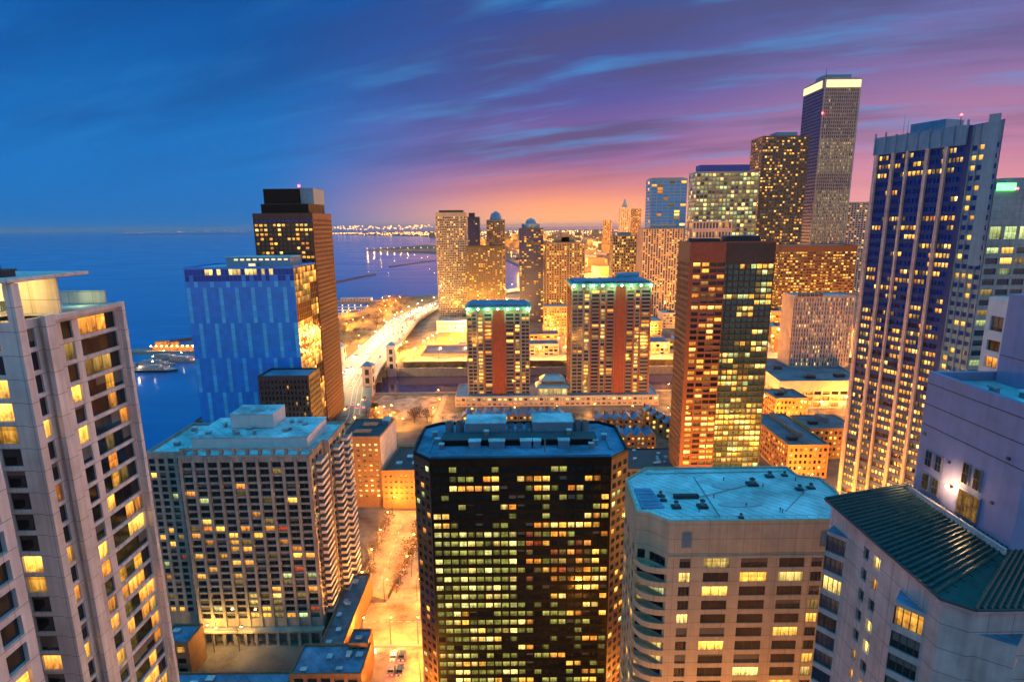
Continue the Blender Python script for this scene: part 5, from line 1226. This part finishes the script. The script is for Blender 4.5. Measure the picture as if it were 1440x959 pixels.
# long windblown cloud streaks on a flat layer high above
den = mth(t, 'ADD', mth(t, 'MAXIMUM', z, 0), .13)
cx_, cy_ = mth(t, 'DIVIDE', x, den), mth(t, 'DIVIDE', y, den)
ca, sa = math.cos(rad(-24)), math.sin(rad(-24))
p1 = mth(t, 'ADD', mth(t, 'MULTIPLY', cx_, ca), mth(t, 'MULTIPLY', cy_, sa)); p2 = mth(t, 'SUBTRACT', mth(t, 'MULTIPLY', cy_, ca), mth(t, 'MULTIPLY', cx_, sa))
cb = N(t, 'ShaderNodeCombineXYZ'); t.links.new(mth(t, 'MULTIPLY', p1, .55), cb.inputs[0]); t.links.new(mth(t, 'MULTIPLY', p2, 2.2), cb.inputs[1])
na = noise(t, cb.outputs[0], 1.7, 7, .58)
cb2 = N(t, 'ShaderNodeCombineXYZ'); t.links.new(mth(t, 'MULTIPLY', p1, .35), cb2.inputs[0]); t.links.new(mth(t, 'MULTIPLY', p2, 1.3), cb2.inputs[1]); cb2.inputs[2].default_value = 4.2
nb = noise(t, cb2.outputs[0], 1.3, 6, .55)
msk = sm(az, -.45, .15); up = sm(z, .04, .16)
k1 = mth(t, 'MULTIPLY', mth(t, 'MULTIPLY', sm(na, .47, .74), up), mth(t, 'ADD', mth(t, 'MULTIPLY', msk, .50), .16))
k2 = mth(t, 'MULTIPLY', mth(t, 'MULTIPLY', sm(nb, .40, .66), sm(z, .03, .17)), mth(t, 'ADD', mth(t, 'MULTIPLY', msk, .40), .42))
c = mixc(t, k2, c, mixc(t, msk, (.002, .055, .24), (.08, .075, .19)))
c = mixc(t, mth(t, 'MULTIPLY', sm(az, .78, 1.3), sm(z, .55, .25)), c, (.86, .62, .68))
c = mixc(t, k1, c, (.05, .30, .66))
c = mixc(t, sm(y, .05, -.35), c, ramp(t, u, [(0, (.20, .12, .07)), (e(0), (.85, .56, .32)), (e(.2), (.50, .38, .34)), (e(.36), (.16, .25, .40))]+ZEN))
sky = N(t, 'ShaderNodeTexSky', sky_type='NISHITA'); sky.sun_disc = False; sky.sun_elevation = rad(1.0); sky.sun_rotation = rad(60)
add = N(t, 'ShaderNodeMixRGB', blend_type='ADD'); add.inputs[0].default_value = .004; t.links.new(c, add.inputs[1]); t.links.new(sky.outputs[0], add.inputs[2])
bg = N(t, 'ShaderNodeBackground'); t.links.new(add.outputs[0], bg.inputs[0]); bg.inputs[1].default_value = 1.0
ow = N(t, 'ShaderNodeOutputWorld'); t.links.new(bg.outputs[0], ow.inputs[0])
sd = bpy.data.lights.new('sun', 'SUN'); sd.energy = .22; sd.angle = rad(30); sd.color = (1, .62, .66)
so = bpy.data.objects.new('sun', sd); COL.objects.link(so); so.rotation_euler = (rad(66), 0, rad(125))
# ================================================================== RENDER
S.view_settings.view_transform = 'Standard'; S.view_settings.look = 'None'; S.view_settings.gamma = 1; S.view_settings.exposure = 0.1
S.render.engine = 'CYCLES'; cy = S.cycles
cy.max_bounces = 5; cy.diffuse_bounces = 2; cy.glossy_bounces = 3; cy.transmission_bounces = 1; cy.sample_clamp_indirect = 4; cy.use_denoising = True
cy.caustics_reflective = False; cy.caustics_refractive = False; cy.use_light_tree = True

# ------------------------------------------------------------------ haze
m = bpy.data.materials.new('city_haze'); m.use_nodes = True; MATS['city_haze'] = m; t = m.node_tree; t.nodes.clear()
pv = N(t, 'ShaderNodeVolumePrincipled'); pv.inputs['Color'].default_value = (.85, .82, .85, 1); pv.inputs['Density'].default_value = HAZE
o_ = N(t, 'ShaderNodeOutputMaterial'); t.links.new(pv.outputs[0], o_.inputs['Volume'])
if HAZE > 0:
    mb = MB(); mb.box(-88000, -2900, -9, 88000, 87000, 400, 'city_haze'); o = mb.build('haze'); o['kind'] = 'stuff'; tag(o, 'thin evening haze over the city and lake', 'haze')
S.cycles.volume_bounces = 0
